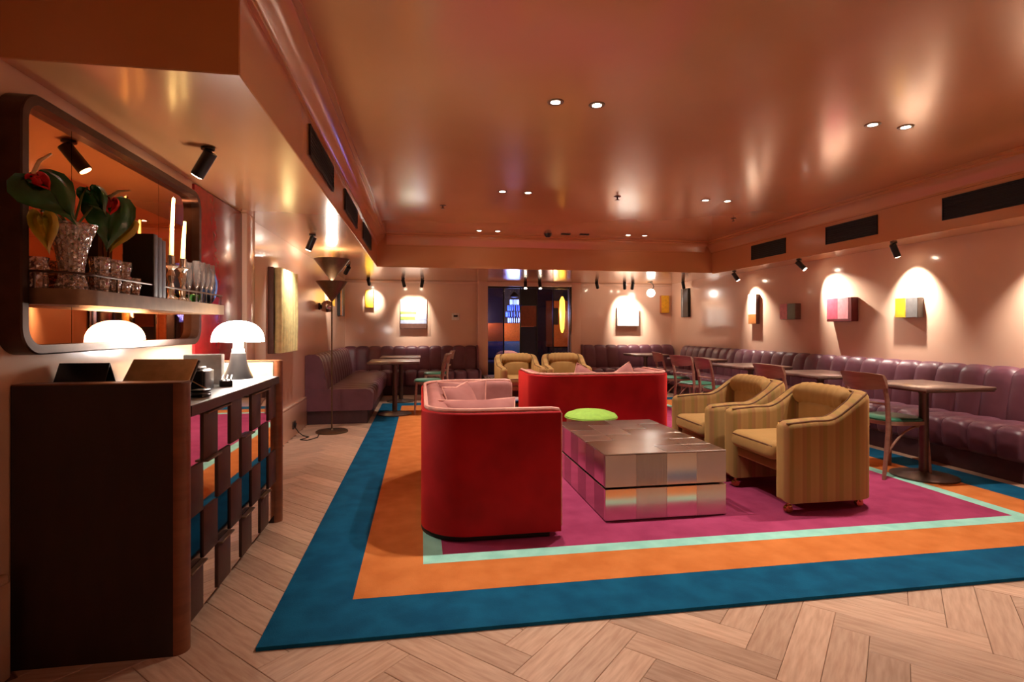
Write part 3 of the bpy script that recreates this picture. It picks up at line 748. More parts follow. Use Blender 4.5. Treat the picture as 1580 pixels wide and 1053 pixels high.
dup(D1, 'bentwood chair with green seat right of the far red sofa', (3.72, 7.55, ZR), R(-8))
dup(D1, 'bentwood chair at the nearer left table beside the blue rug edge', (0.1, 7.72, ZR), R(180))
dup(D1, 'bentwood chair at the farther left table', (0.24, 9.15, 0.0), R(178))

# ------------------------------------------------------------------ floor lamp
fl = thing('floor_lamp', 'bronze floor lamp with two stacked inverted cone shades', 'floor lamp', (-1.02, 6.52, 0))
MB().lathe([(0.18, 0), (0.18, 0.012), (0.17, 0.02), (0.02, 0.026), (0.012, 0.04)], 40).build('base', 'conelamp', fl)
MB().cyl((0, 0, 0.03), (0, 0, 1.76), 0.0085, n=10).build('pole', 'conelamp', fl)
for (r, zt, zb) in ((0.2, 2.0, 1.752), (0.178, 1.742, 1.515)):
    MB().lathe([(0.012, zb), (r, zt), (r - 0.006, zt), (0.012, zb + 0.012)], 48).build('cone_shade', 'conelamp', fl)
point(fl, (0, 0, 1.98), 6, WARM, 0.05)
point(fl, (0, 0, 1.73), 3, WARM, 0.04)
cd = MB().tube([(-1.385, 6.3, 0.12), (-1.34, 6.3, 0.05), (-1.3, 6.32, 0.008), (-1.22, 6.24, 0.006), (-1.28, 6.1, 0.006), (-1.2, 6.05, 0.006), (-1.12, 6.2, 0.006), (-1.14, 6.42, 0.012)], 0.005, 6).build('power_cord', 'black'); tag(cd, 'dark cord trailing from the wall socket to the floor lamp', 'cord')
so = thing('wall_socket', 'dark power socket in the baseboard beside the floor lamp', 'socket', (XL + 0.028, 6.3, 0.13))
MB().box((0, -0.06, -0.04), (0.012, 0.06, 0.04), bev=0.004).build('plate', 'socket', so); MB().box((0.01, -0.025, -0.02), (0.03, 0.02, 0.02), bev=0.006).build('plug', 'black', so)

# ------------------------------------------------------------------ sideboard
SX0, SX1, SY0, SY1 = XL + 0.005, -0.855, 2.155, 3.615
sb = thing('sideboard', 'dark sideboard with chequered leather and mirror front below the big mirror', 'sideboard', (0, 0, 0))
for (y0, y1) in ((SY0, SY0 + 0.085), (SY1 - 0.085, SY1)):
    r = 0.04; poly = [(SX0, y0), (SX1 - r, y0)]
    for i in range(7): a = -math.pi / 2 + math.pi / 2 * i / 6; poly.append((SX1 - r + r * math.cos(a), y0 + r + r * math.sin(a)))
    for i in range(7): a = math.pi / 2 * i / 6; poly.append((SX1 - r + r * math.cos(a), y1 - r + r * math.sin(a)))
    poly.append((SX0, y1))
    MB().prism([(x, y) for x, y in poly if x <= SX1 - r + 1e-6], 0, 0.998).build('end_panel', 'panelw', sb, ang=30)
    edge = [(SX1 - r + 0.0005, y0)] + [q for q in poly if q[0] > SX1 - r + 1e-4] + [(SX1 - r + 0.0005, y1)]
    MB().prism(edge, 0, 0.998).build('panel_edge', 'paneledge', sb, ang=30)
    MB().box((SX0, y0 + 0.002, 0.998), (SX1 - 0.012, y1 - 0.002, 1.002)).build('panel_cap', 'paneledge', sb, smooth=False)
FX = SX1 - 0.035
MB().box((SX0, SY0 + 0.085, 0.05), (FX - 0.02, SY1 - 0.085, 0.862)).build('carcass', 'panelw', sb, smooth=False)
MB().box((SX0, SY0 + 0.085, 0.0), (FX - 0.05, SY1 - 0.085, 0.05)).build('plinth', 'dark', sb, smooth=False)
MB().box((SX0, SY0 + 0.086, 0.862), (FX + 0.02, SY1 - 0.086, 0.905), bev=0.003, seg=1).build('worktop', 'counter', sb, smooth=False)
MB().box((FX + 0.02, SY0 + 0.086, 0.862), (FX + 0.026, SY1 - 0.086, 0.904)).build('worktop_edge', 'walnut', sb, smooth=False)
CY0, CY1 = SY0 + 0.088, SY1 - 0.088; cwid = (CY1 - CY0) / 8; rh = (0.856 - 0.055) / 4
lme = MB().box((-0.02, 0.001, 0.001), (0.008, cwid - 0.001, rh - 0.001), bev=0.003, seg=2).mesh('leather_tile', 'leather')
mme = MB().box((-0.02, 0.0005, 0.0005), (0.0, cwid - 0.0005, rh - 0.0005)).mesh('mirror_tile', 'mirror', smooth=False)
dme = MB().box((-0.02, 0.0005, 0.0005), (0.0, cwid - 0.0005, rh - 0.0005)).mesh('smoked_tile', 'darkmirror', smooth=False)
hme = MB().box((0.0, 0.004, -0.006), (0.026, cwid * 2 - 0.004, 0.002), bev=0.002, seg=1).mesh('pull_lip', 'bronzel')
for r_ in range(4):            # row 0 is the bottom one
    for c_ in range(8):
        mir = (c_ % 2 == 0) == (r_ % 2 == 1)
        me, nm = (lme, 'leather_tile') if not mir else ((dme, 'smoked_tile') if r_ == 1 else (mme, 'mirror_tile'))
        link_mesh(nm, me, sb, (FX, CY0 + c_ * cwid, 0.055 + r_ * rh))
for (c_, z) in ((1, 0.852), (5, 0.852), (0, 0.055 + rh), (2, 0.055 + rh), (4, 0.055 + rh), (6, 0.055 + rh), (1, 0.055 + 3 * rh), (4, 0.055 + 3 * rh)):
    o = link_mesh('pull_lip', hme, sb, (FX, CY0 + c_ * cwid, z)); o.scale = (1, 0.5 if z < 0.8 else 0.9, 1)
MB().box((SX0, SY1 - 0.09, 0.905), (SX1 - 0.045, SY1 - 0.086, 0.99)).build('brass_upstand', 'bronzeboard', sb, smooth=False)

# things on the sideboard
ZT = 0.9055
lm = thing('table_lamp', 'glowing white lobed mushroom lamp on a dark flared foot, on the sideboard', 'lamp', (-1.06, 3.40, ZT))
MB().lathe([(0.082, 0), (0.08, 0.008), (0.062, 0.05), (0.046, 0.1), (0.04, 0.15), (0.038, 0.152)], 32).build('foot', 'lampbase', lm)
MB().lathe([(0.034, 0.152), (0.034, 0.172), (0.028, 0.176), (0.028, 0.25), (0.034, 0.252)], 24).build('neck', 'white', lm)
v = []; f = []; n, m = 72, 14
for j in range(m + 1):
    t = j / m
    for i in range(n):
        a = 2 * math.pi * i / n; lob = abs(math.sin(a * 3.0)) ** 0.6
        rr = 0.142 * math.sin(t * math.pi / 2) ** 0.9 * (0.90 + 0.10 * lob)
        z = 0.215 + 0.125 * math.cos(t * math.pi / 2) ** 0.85 * (0.93 + 0.07 * lob) + (0.006 * (1 - lob) if t > 0.9 else 0)
        v.append((rr * math.cos(a), rr * math.sin(a), z))
for j in range(m):
    for i in range(n): f.append((j * n + i, (j + 1) * n + i, (j + 1) * n + (i + 1) % n, j * n + (i + 1) % n))
MB().add(v, f).build('shade', 'lampglow', lm, ang=80)
point(lm, (0, 0, 0.17), 7, NEUT, 0.05)

def boxthing(name, label, cat, loc, rot, parts):
    o = thing(name, label, cat, loc); o.rotation_euler = rot
    for nm, a, b, m, bv in parts: MB().box(a, b, bev=bv).build(nm, m, o)
    return o
# open black menu (tent) and bronze-coloured reservation board
t = thing('menu_stand', 'black folded menu stand at the near end of the sideboard', 'menu stand', (-1.315, 2.40, ZT), R(0))
for sgn in (-1, 1):
    T = Matrix.Translation((0, sgn * 0.075, 0.008)) @ Matrix.Rotation(sgn * R(27), 4, 'X')
    MB().box((-0.09, -0.006, 0), (0.09, 0.0, 0.165), bev=0.002, T=T).build('leaf', 'blackp', t)
t = thing('reservation_board', 'bronze-coloured board leaning on a black easel on the sideboard', 'board', (-1.085, 2.42, ZT), R(-4))
T = Matrix.Translation((0, -0.02, 0.01)) @ Matrix.Rotation(R(-42), 4, 'X')
MB().box((-0.13, -0.008, 0), (0.13, 0.0, 0.2), bev=0.003, T=T).build('board', 'bronzeboard', t)
MB().box((-0.135, 0.001, 0), (0.135, 0.012, 0.2), bev=0.003, T=T).build('back_cover', 'blackp', t)
T2 = Matrix.Translation((0, 0.16, 0.003)) @ Matrix.Rotation(R(20), 4, 'X')
MB().box((-0.06, -0.004, 0), (0.06, 0.004, 0.14), bev=0.002, T=T2).build('strut', 'blackp', t)
t = thing('receipt_printer', 'black and silver receipt printer on the sideboard', 'printer', (-1.07, 2.77, ZT), R(6))
MB().box((-0.16, -0.08, 0), (0.07, 0.08, 0.10), bev=0.01, seg=3).build('case', 'blackp', t)
MB().box((0.071, -0.075, 0.004), (0.078, 0.075, 0.094), bev=0.003).build('silver_front', 'greyp', t)
MB().box((-0.1, -0.06, 0.1), (0.05, 0.06, 0.112), bev=0.006).build('lid', 'greyp', t)
MB().cyl((0.09, -0.08, 0.01), (-0.02, -0.1, 0.085), 0.004, n=8).build('lever', 'silver', t)
t = thing('paper_stack', 'stack of white printed sheets standing behind the printer', 'papers', (-1.13, 3.08, ZT), R(4))
for k in range(5): MB().box((-0.09, -0.02 + k * 0.012, 0), (0.09, -0.011 + k * 0.012, 0.155 + 0.003 * (k % 2)), bev=0.001, seg=1).build('sheet', 'paper', t, smooth=False)
t = thing('pen_tray', 'small black tray with clips beside the printer', 'tray', (-0.985, 2.97, ZT), R(20))
MB().box((-0.03, -0.04, 0), (0.03, 0.04, 0.03), bev=0.005).build('tray', 'blackp', t)
for k in range(3): MB().cyl((-0.02 + k * 0.02, -0.035, 0.034), (-0.01 + k * 0.02, 0.06, 0.05), 0.004, n=8).build('pen', ('silver', 'blackp', 'greyp')[k], t)
t = thing('card_clip', 'little pile of dark clips at the counter edge', 'clips', (-0.94, 2.52, ZT), R(-10))
for k in range(3): MB().box((-0.03, -0.035 + k * 0.004, k * 0.011), (0.03, 0.035, k * 0.011 + 0.009), bev=0.003).build('clip', ('blackp', 'greyp', 'blackp')[k], t)

# ------------------------------------------------------------------ mirror with shelf
def rrect(y0, z0, y1, z1, r, n=8):
    p = []
    for (cy, cz, a0) in ((y1 - r, z1 - r, 0), (y0 + r, z1 - r, 90), (y0 + r, z0 + r, 180), (y1 - r, z0 + r, 270)):
        for i in range(n + 1): a = R(a0 + 90 * i / n); p.append((cy + r * math.cos(a), cz + r * math.sin(a)))
    return p
MY0, MY1, MZ0, MZ1 = 2.09, 3.62, 1.105, 2.03
mr = thing('wall_mirror', 'large amber mirror with rounded bronze frame and built-in shelf on the left wall', 'mirror', (0, 0, 0))
po_ = rrect(MY0, MZ0, MY1, MZ1, 0.10); pi_ = rrect(MY0 + 0.035, MZ0 + 0.035, MY1 - 0.035, MZ1 - 0.035, 0.068); n = len(po_)
v = [(XL + 0.001, y, z) for y, z in po_] + [(XL + 0.075, y, z) for y, z in po_] + [(XL + 0.08, y, z) for y, z in rrect(MY0 + 0.005, MZ0 + 0.005, MY1 - 0.005, MZ1 - 0.005, 0.096)] + [(XL + 0.08, y, z) for y, z in pi_] + [(XL + 0.03, y, z) for y, z in pi_]
f = [(j * n + i, j * n + (i + 1) % n, (j + 1) * n + (i + 1) % n, (j + 1) * n + i) for j in range(4) for i in range(n)]
MB().add(v, f).build('frame', 'bronze', mr, ang=30)
def pane(y0, y1, nm, left, right):
    z0, z1 = MZ0 + 0.03, MZ1 - 0.03; r = 0.066; p = []
    if right:
        for i in range(9): a = R(90 * i / 8); p.append((y1 - r + r * math.cos(a), z1 - r + r * math.sin(a)))
    else: p.append((y1, z1))
    if left:
        for i in range(9): a = R(90 + 90 * i / 8); p.append((y0 + r + r * math.cos(a), z1 - r + r * math.sin(a)))
        for i in range(9): a = R(180 + 90 * i / 8); p.append((y0 + r + r * math.cos(a), z0 + r + r * math.sin(a)))
    else: p += [(y0, z1), (y0, z0)]
    if right:
        for i in range(9): a = R(270 + 90 * i / 8); p.append((y1 - r + r * math.cos(a), z0 + r + r * math.sin(a)))
    else: p.append((y1, z0))
    k = len(p); v = [(XL + 0.004, y, z) for y, z in p] + [(XL + 0.035, y, z) for y, z in p]
    f = [tuple(range(k)), tuple(range(2 * k - 1, k - 1, -1))] + [(i, (i + 1) % k, k + (i + 1) % k, k + i) for i in range(k)]
    MB().add(v, f).build(nm, 'amber', mr, smooth=False)
pane(MY0 + 0.03, 2.435, 'mirror_pane', True, False); pane(2.438, 3.165, 'mirror_pane', False, False); pane(3.168, MY1 - 0.03, 'mirror_pane', False, True)
# shelf
SHX = -1.2; SHZ0, SHZ1 = 1.285, 1.342
sp = [(XL + 0.034, 2.13)]
for i in range(10): a = R(-90 + 90 * i / 9); sp.append((SHX - 0.14 + 0.14 * math.cos(a), 2.27 + 0.14 * math.sin(a)))
for i in range(7): a = R(90 * i / 6); sp.append((SHX - 0.06 + 0.06 * math.cos(a), 3.60 + 0.06 * math.sin(a) - 0.02))
sp.append((XL + 0.034, 3.64))
sh = MB().prism(sp, SHZ0, SHZ1).build('shelf', 'bronzel', mr, ang=30)
rl = [(x - 0.012, y, 1.40) for x, y in sp[1:-1]]
MB().tube(rl, 0.0045, 8).build('rail', 'bronze', sh)
for (x, y) in ((SHX - 0.012, 2.42), (SHX - 0.012, 2.85), (SHX - 0.012, 3.3), (SHX - 0.012, 3.57), (-1.33, 2.135)):
    MB().cyl((x, y, SHZ1), (x, y, 1.40), 0.0035, n=8).build('rail_post', 'bronze', sh)

# things on the shelf
SZ = SHZ1 + 0.0005
def glassware(name, label, cat, loc, prof, m, n=16, group=None, flat=True):
    if flat:            # cut crystal: diamond facets, every other corner pressed in
        pr = [prof[0]]
        for a, b in zip(prof[:-1], prof[1:]):
            k = max(1, int(math.hypot(b[0] - a[0], b[1] - a[1]) / 0.016))
            pr += [(a[0] + (b[0] - a[0]) * i / k, a[1] + (b[1] - a[1]) * i / k) for i in range(1, k + 1)]
        mb = MB().lathe(pr, n, cap=False)
        for q in range(len(mb.v)):
            j, i = divmod(q, n)
            if (i + j) % 2 and 0.02 < pr[j][0]:
                x, y, z = mb.v[q]; mb.v[q] = (x * 0.93, y * 0.93, z)
        f2 = []
        for fc in mb.f:
            f2 += [fc] if len(fc) != 4 else ([(fc[0], fc[1], fc[2]), (fc[0], fc[2], fc[3])] if (fc[0] // n + fc[0] % n) % 2 else [(fc[0], fc[1], fc[3]), (fc[1], fc[2], fc[3])])
        mb.f = f2
        o = mb.build(name, m, smooth=False)
    else: o = MB().lathe(prof, n, cap=False).build(name, m)
    o.location = loc
    return tag(o, label, cat, group)
def cup(r0, r1, h, th=0.004): return [(0.001, 0.0), (r0, 0.0), (r0 * 1.02, h * 0.2), ((r0 + r1) / 2 * 1.03, h * 0.6), (r1, h), (r1 - th, h), ((r0 + r1) / 2 - th, h * 0.55), (r0 - th, 0.012), (0.001, 0.01)]
va = glassware('crystal_vase', 'flared cut-crystal vase holding anthuriums on the mirror shelf', 'vase', (-1.268, 2.23, SZ),
    [(0.001, 0), (0.05, 0), (0.052, 0.012), (0.04, 0.05), (0.04, 0.08), (0.05, 0.14), (0.064, 0.19), (0.078, 0.23), (0.082, 0.24), (0.076, 0.24), (0.06, 0.19), (0.044, 0.14), (0.035, 0.08), (0.001, 0.03)], 'glass', 20)
tp = [(-1.25, 2.37, 'nearest to the vase in the front row'), (-1.25, 2.45, 'second from the vase in the front row'), (-1.25, 2.53, 'third from the vase in the front row'), (-1.25, 2.61, 'fourth from the vase in the front row'),
      (-1.335, 2.41, 'nearest to the vase in the rear row'), (-1.335, 2.49, 'second from the vase in the rear row'), (-1.335, 2.57, 'third from the vase in the rear row')]
for (x, y, lb) in tp:
    glassware('crystal_tumbler', 'cut-crystal tumbler on the mirror shelf, ' + lb, 'glass', (x, y, SZ), cup(0.032, 0.038, 0.075), 'glass', 12, 'crystal tumblers on the shelf')
for k, (x, y) in enumerate(((-1.25, 2.37), (-1.25, 2.45), (-1.25, 2.53))):
    glassware('crystal_tumbler', 'cut-crystal tumbler stacked on top, ' + ('nearest the vase', 'middle of the three stacked', 'farthest of the three stacked')[k], 'glass', (x, y, SZ + 0.0765), cup(0.032, 0.038, 0.06), 'glass', 12, 'crystal tumblers on the shelf')
glassware('pink_tumbler', 'pale pink cut-glass jar behind the vase near the mirror frame', 'glass', (-1.345, 2.2 - 0.03, SZ), cup(0.034, 0.036, 0.11), 'pinkglass', 12)
for k in range(3):
    y = 2.71 + k * 0.042
    b = thing('book', ('black book with grey spine standing nearest the tumblers', 'middle one of the three black standing books', 'black book with grey spine standing nearest the candles')[k], 'book', (-1.335, y, SZ), R(-2 * k), 'black books on the shelf')
    hgt = 0.29 - 0.008 * k
    MB().box((0.0, 0.0, 0), (0.128, 0.004, hgt), bev=0.001, seg=1).build('cover', 'bookblack', b); MB().box((0.0, 0.032, 0), (0.128, 0.036, hgt), bev=0.001, seg=1).build('cover', 'bookblack', b)
    MB().box((0.122, 0.0, 0), (0.131, 0.036, hgt), bev=0.003, seg=2).build('spine', 'bookspine', b); MB().box((0.0, 0.004, 0.004), (0.122, 0.032, hgt - 0.004)).build('pages', 'paper', b, smooth=False)
for k, (x, y, hh, ch_, lb) in enumerate(((-1.28, 3.06, 0.215, 0.30, 'taller candle, next to the books'), (-1.28, 3.20, 0.215, 0.205, 'shorter candle, next to the champagne flutes'))):
    glassware('candle_holder', 'tall crystal candle holder under the ' + lb.split(',')[0], 'candle holder', (x, y, SZ),
        [(0.001, 0), (0.04, 0), (0.042, 0.01), (0.014, 0.03), (0.02, 0.06), (0.012, 0.09), (0.022, 0.13), (0.012, 0.16), (0.036, 0.18), (0.036, 0.186), (0.016, 0.19), (0.018, hh + 0.02), (0.001, hh + 0.02)], 'silver', 16, 'crystal candle holders')
    cdl = thing('candle', 'tapered cream candle, ' + lb, 'candle', (x, y, SZ + hh + 0.021), 0, 'cream candles')
    MB().tube([(0, 0, 0), (0.002, 0.004, ch_ * 0.5), (0.006, 0.012, ch_)], [0.0125, 0.011, 0.008], 12).build('wax_taper', 'candle', cdl)
    MB().cyl((0.006, 0.012, ch_), (0.006, 0.012, ch_ + 0.01), 0.0012, n=6).build('wick', 'black', cdl)
fp = [(0.001, 0), (0.028, 0), (0.028, 0.003), (0.004, 0.008), (0.004, 0.075), (0.012, 0.09), (0.02, 0.13), (0.022, 0.18), (0.02, 0.235), (0.0185, 0.235), (0.02, 0.18), (0.018, 0.13), (0.008, 0.092), (0.001, 0.085)]
names = ['first', 'second', 'third', 'fourth', 'fifth', 'sixth']
for k in range(6):
    glassware('champagne_flute', names[k] + ' champagne flute from the candles along the front of the shelf' if k < 4 else ('champagne flute in the rear row, nearer the candles' if k == 4 else 'champagne flute in the rear row, nearer the blue disc'), 'flute', (-1.245 if k < 4 else -1.32, 3.29 + 0.07 * k if k < 4 else 3.31 + 0.07 * (k - 4), SZ), fp, 'plainglass', 16, 'champagne flutes', flat=False)
gb = thing('votive_bowl', 'small green glass bowl filled with cream pebbles by the flutes', 'bowl', (-1.335, 3.455, SZ))
MB().lathe(cup(0.036, 0.05, 0.055), 18, cap=False).build('bowl', 'greenglass', gb)
for k in range(5): MB().lathe([(0.002, 0), (0.016, 0.006), (0.018, 0.014), (0.002, 0.024)], 8, Matrix.Translation((0.02 * math.cos(k * 1.3), 0.02 * math.sin(k * 1.3), 0.03 + 0.008 * (k % 2)))).build('pebble', 'cream', gb)
bd = thing('blue_plate', 'blue oval plate standing on edge at the far end of the shelf', 'plate', (-1.30, 3.585, SZ), R(-25))
T = Matrix.Translation((0, 0, 0.117)) @ Matrix.Rotation(R(90), 4, 'X') @ Matrix.Diagonal((0.62, 1, 1, 1))
MB().lathe([(0.001, 0.0), (0.08, 0.0), (0.115, -0.012), (0.116, -0.008), (0.082, 0.005), (0.001, 0.005)], 36, T, cap=False).build('dish', 'bluedisc', bd)
T = Matrix.Translation((0, 0.006, 0.117)) @ Matrix.Rotation(R(90), 4, 'X') @ Matrix.Diagonal((0.62, 1, 1, 1))
MB().tube([(0.07 * math.cos(2 * math.pi * i / 30), -0.006, 0.117 + 0.113 * math.sin(2 * math.pi * i / 30)) for i in range(30)], 0.003, 6, True).build('rim', 'silver', bd)

# anthuriums
def heart(w, h, cup_=0.15, n=22, m=6):
    v = [(0, 0, 0)]; f = []
    out = []
    for i in range(n):
        a = 2 * math.pi * i / n
        x = 16 * math.sin(a) ** 3 / 17; y = (13 * math.cos(a) - 5 * math.cos(2 * a) - 2 * math.cos(3 * a) - math.cos(4 * a)) / 17
        out.append((x * w / 2, (y - 0.25) * h / 1.8))
    for j in range(1, m + 1):
        t = j / m
        for (x, y) in out: v.append((x * t, y * t, -cup_ * (x * x + y * y) * t * t / (w * w) * w * 2 + 0.01 * math.sin(t * 9 + x * 40)))
    for i in range(n):
        k = (i + 1) % n; f.append((0, 1 + i, 1 + k))
        for j in range(m - 1): f.append((1 + j * n + i, 1 + (j + 1) * n + i, 1 + (j + 1) * n + k, 1 + j * n + k))
    return v, f
VT = Vector((-1.268, 2.23, SZ + 0.2))
def solid(v, f, th):
    nv = len(v); v2 = v + [(x, y, z - th) for x, y, z in v]; f2 = list(f) + [tuple(reversed([i + nv for i in q])) for q in f]
    return v2, f2
def anth(label, pos, nrm, up, w, h, m, red=True):
    o = thing('anthurium', label, 'flower', tuple(VT - Vector((0, 0, 0.16))), 0, 'anthuriums in the crystal vase')
    base = Vector(o.location); P = Vector(pos) - base
    zax = Vector(nrm).normalized(); yax = (Vector(up) - zax * Vector(up).dot(zax)).normalized(); xax = yax.cross(zax)
    T = Matrix.Translation(P) @ Matrix((xax, yax, zax)).transposed().to_4x4()
    v, f = solid(*heart(w, h), 0.003)
    MB().add(v, f, T=T).build('spathe', m, o, ang=70)
    if red:
        v, f = solid(*heart(w * 0.4, h * 0.36, 0.1), 0.002)
        MB().add(v, f, T=T @ Matrix.Translation((0, h * 0.08, 0.006))).build('red_heart', 'leafred', o, ang=70)
        a = T @ Vector((0, h * 0.16, 0.008)); b = T @ Vector((w * 0.1, h * 0.2, 0.05)); c_ = T @ Vector((w * 0.28, h * 0.2, 0.075))
        MB().tube([a, b, c_], [0.006, 0.006, 0.003], 8).build('spadix', 'spadix', o)
    att = T @ Vector((0, h * 0.2, -0.004))
    MB().tube([(0, 0, 0.0), tuple(Vector((0, 0, 0.18)) + (att - Vector((0, 0, 0.18))) * 0.15), tuple(Vector((0, 0, 0.16)) * 0.35 + att * 0.65 + Vector((0, 0, 0.03))), tuple(att)], 0.004, 7).build('stem', 'stem', o)
    return o
anth('dark green anthurium with red heart leaning right over the tumblers', (-1.2, 2.345, 1.675), (0.55, -0.8, 0.2), (0.03, 0.05, 1), 0.19, 0.25, 'leafgreen')
anth('dark green anthurium tipped left towards the mirror frame', (-1.2, 1.96, 1.665), (0.6, -0.75, 0.45), (-0.55, -0.2, 0.8), 0.19, 0.22, 'leafgreen')
anth('yellow anthurium leaf hanging left of the vase', (-1.24, 2.03, 1.56), (0.4, -0.9, 0.1), (-0.1, -0.1, 1), 0.085, 0.16, 'leafyellow', False)
anth('yellow anthurium leaf behind the right flower', (-1.22, 2.50, 1.63), (0.3, -0.9, 0.2), (0.45, 0.1, 0.9), 0.09, 0.18, 'leafyellow', False)
anth('small olive anthurium leaf above the right flower', (-1.235, 2.29, 1.715), (0.3, -0.9, 0.3), (-0.5, -0.2, 1), 0.1, 0.14, 'leafgreen', False)

# ------------------------------------------------------------------ left wall pieces
rp = thing('red_panel', 'glossy red lacquer panel on the left wall behind the mirror end', 'wall panel', (XL, 3.68, 0.37))
MB().box((0.001, 0, 0), (0.018, 0.91, ZS - 0.38), bev=0.003).build('sheet', 'redpanel', rp)
rp2 = thing('wall_relief', 'pale yellow pleated relief hanging on the left wall', 'wall relief', (XL, 5.38, 0.96))
MB().box((0.001, 0, 0), (0.05, 0.76, 0.82), bev=0.004).build('backing', 'artbrown', rp2)
for k in range(7):
    y = -0.003 + k * 0.105
    MB().tube([(0.082, y + 0.06, 0.005), (0.088, y + 0.06, 0.3), (0.084, y + 0.06, 0.815)], 0.038, 12).build('pleat', 'pleat', rp2)
sc1 = thing('globe_sconce', 'small metallic globe sconce on the left wall behind the floor lamp', 'sconce', (XL, 7.95, 1.51))
MB().lathe([(0.05, 0), (0.05, 0.02), (0.02, 0.03)], 20, Matrix.Rotation(R(90), 4, 'Y')).build('backplate', 'bronze', sc1)
MB().lathe([(0.001, -0.085), (0.045, -0.075), (0.075, -0.04), (0.085, 0), (0.075, 0.04), (0.045, 0.075), (0.001, 0.085)], 24, Matrix.Translation((0.11, 0, 0)), cap=False).build('globe', 'silver', sc1)

def art(label, loc, w, h, d, axis, parts, edge):
    """axis '+x' hangs on the left wall, '-x' on the right wall, '-y' on the back wall; parts (u0, v0, u1, v1, material) in fractions, u left to right as seen"""
    rz = {'-y': 0, '-x': R(-90), '+x': R(90)}[axis]
    o = thing('painting', label, 'painting', loc, rz)
    MB().box((-w / 2, -d, -h / 2), (w / 2, -0.001, h / 2), bev=0.003, seg=1).build('box_frame', edge, o)
    for (u0, v0, u1, v1, m) in parts:
        MB().box((-w / 2 + u0 * w + 0.002, -d - 0.006, -h / 2 + v0 * h + 0.002), (-w / 2 + u1 * w - 0.002, -d, -h / 2 + v1 * h - 0.002), bev=0.001, seg=1).build('colour_field', m, o)
    return o
art('narrow cream and orange painting farthest along the right wall', (XR, 7.70, 1.50), 0.2, 0.46, 0.06, '-x', [(0, 0, 1, 0.32, 'artora'), (0, 0.32, 1, 1, 'wslat')], 'artbrown')
art('small pink and sage painting on the right wall', (XR, 6.84, 1.435), 0.32, 0.22, 0.09, '-x', [(0, 0, 0.5, 1, 'artpinkl'), (0.5, 0, 1, 1, 'artdgreen')], 'artbrown')
art('pink two-tone box painting with maroon edge on the right wall', (XR, 5.89, 1.43), 0.40, 0.29, 0.09, '-x', [(0, 0.1, 0.45, 1, 'artpink'), (0.45, 0.1, 0.88, 1, 'artpinkl'), (0, 0, 1, 0.1, 'artedge'), (0.88, 0.1, 1, 1, 'artedge')], 'artedge')
art('yellow and grey painting nearest the camera on the right wall', (XR, 4.975, 1.42), 0.27, 0.21, 0.07, '-x', [(0, 0, 0.48, 1, 'artyel'), (0.48, 0, 1, 1, 'artgrey')], 'artgrey')
art('tall narrow black panel on the right wall near the back corner', (XR, 9.92, 1.70), 0.28, 0.56, 0.05, '-x', [(0, 0, 0.3, 1, 'artgrey'), (0.3, 0, 1, 1, 'darkpic')], 'darkpic')
art('green, white and blue painting on the back wall above the left banquette', (-0.145, YB, 1.475), 0.50, 0.56, 0.05, '-y', [(0, 0, 1, 0.17, 'artbrown'), (0, 0.17, 1, 0.3, 'artblue'), (0, 0.3, 0.55, 0.4, 'artgreen'), (0, 0.4, 0.55, 0.5, 'artblue'), (0, 0.5, 0.6, 0.58, 'artgreen'), (0.55, 0.3, 1, 0.5, 'artblue'), (0.6, 0.5, 1, 0.58, 'artwhite'), (0, 0.58, 1, 1, 'artwhite')], 'artbrown')
art('narrow yellow painting on the back wall left of the green one', (-0.97, YB, 1.76), 0.15, 0.34, 0.06, '-y', [(0, 0, 1, 1, 'artyel')], 'artbrown')
art('white square painting on the back wall right of the glass screen', (4.17, YB, 1.44), 0.46, 0.38, 0.08, '-y', [(0, 0, 1, 1, 'artwhite')], 'artgrey')
art('small yellow painting on the back wall near the right corner', (4.98, YB, 1.70), 0.17, 0.36, 0.08, '-y', [(0, 0, 1, 1, 'artyel')], 'artora')
art('striped black and blue panel at the far end of the left wall', (XL, 9.9, 1.72), 0.5, 0.6, 0.05, '+x', [(0, 0, 0.3, 1, 'artora'), (0.3, 0, 0.55, 1, 'artblue'), (0.55, 0, 1, 1, 'darkpic')], 'darkpic')
art('small yellow painting on the left wall behind the cone lamp', (XL, 8.9, 1.72), 0.28, 0.34, 0.05, '+x', [(0, 0, 1, 1, 'artyel')], 'artora')

th = thing('thermostat', 'small white thermostat on the back wall left of the portal', 'thermostat', (0.66, YB, 1.43))
MB().box((-0.075, -0.02, -0.065), (0.075, -0.001, 0.065), bev=0.006).build('case', 'white', th); MB().box((-0.04, -0.023, -0.01), (0.04, -0.02, 0.03), bev=0.001, seg=1).build('screen', 'blackp', th)
tz = thing('plant_stand', 'low speckled terrazzo block left of the far armchairs', 'block', (1.18, 10.2, 0))
MB().box((-0.03, -0.24, 0.03), (0.32, 0.2, 0.30), bev=0.015, seg=3).build('block', 'terrazzo', tz); MB().box((0.0, -0.2, 0), (0.29, 0.17, 0.03)).build('foot', 'dark', tz, smooth=False)

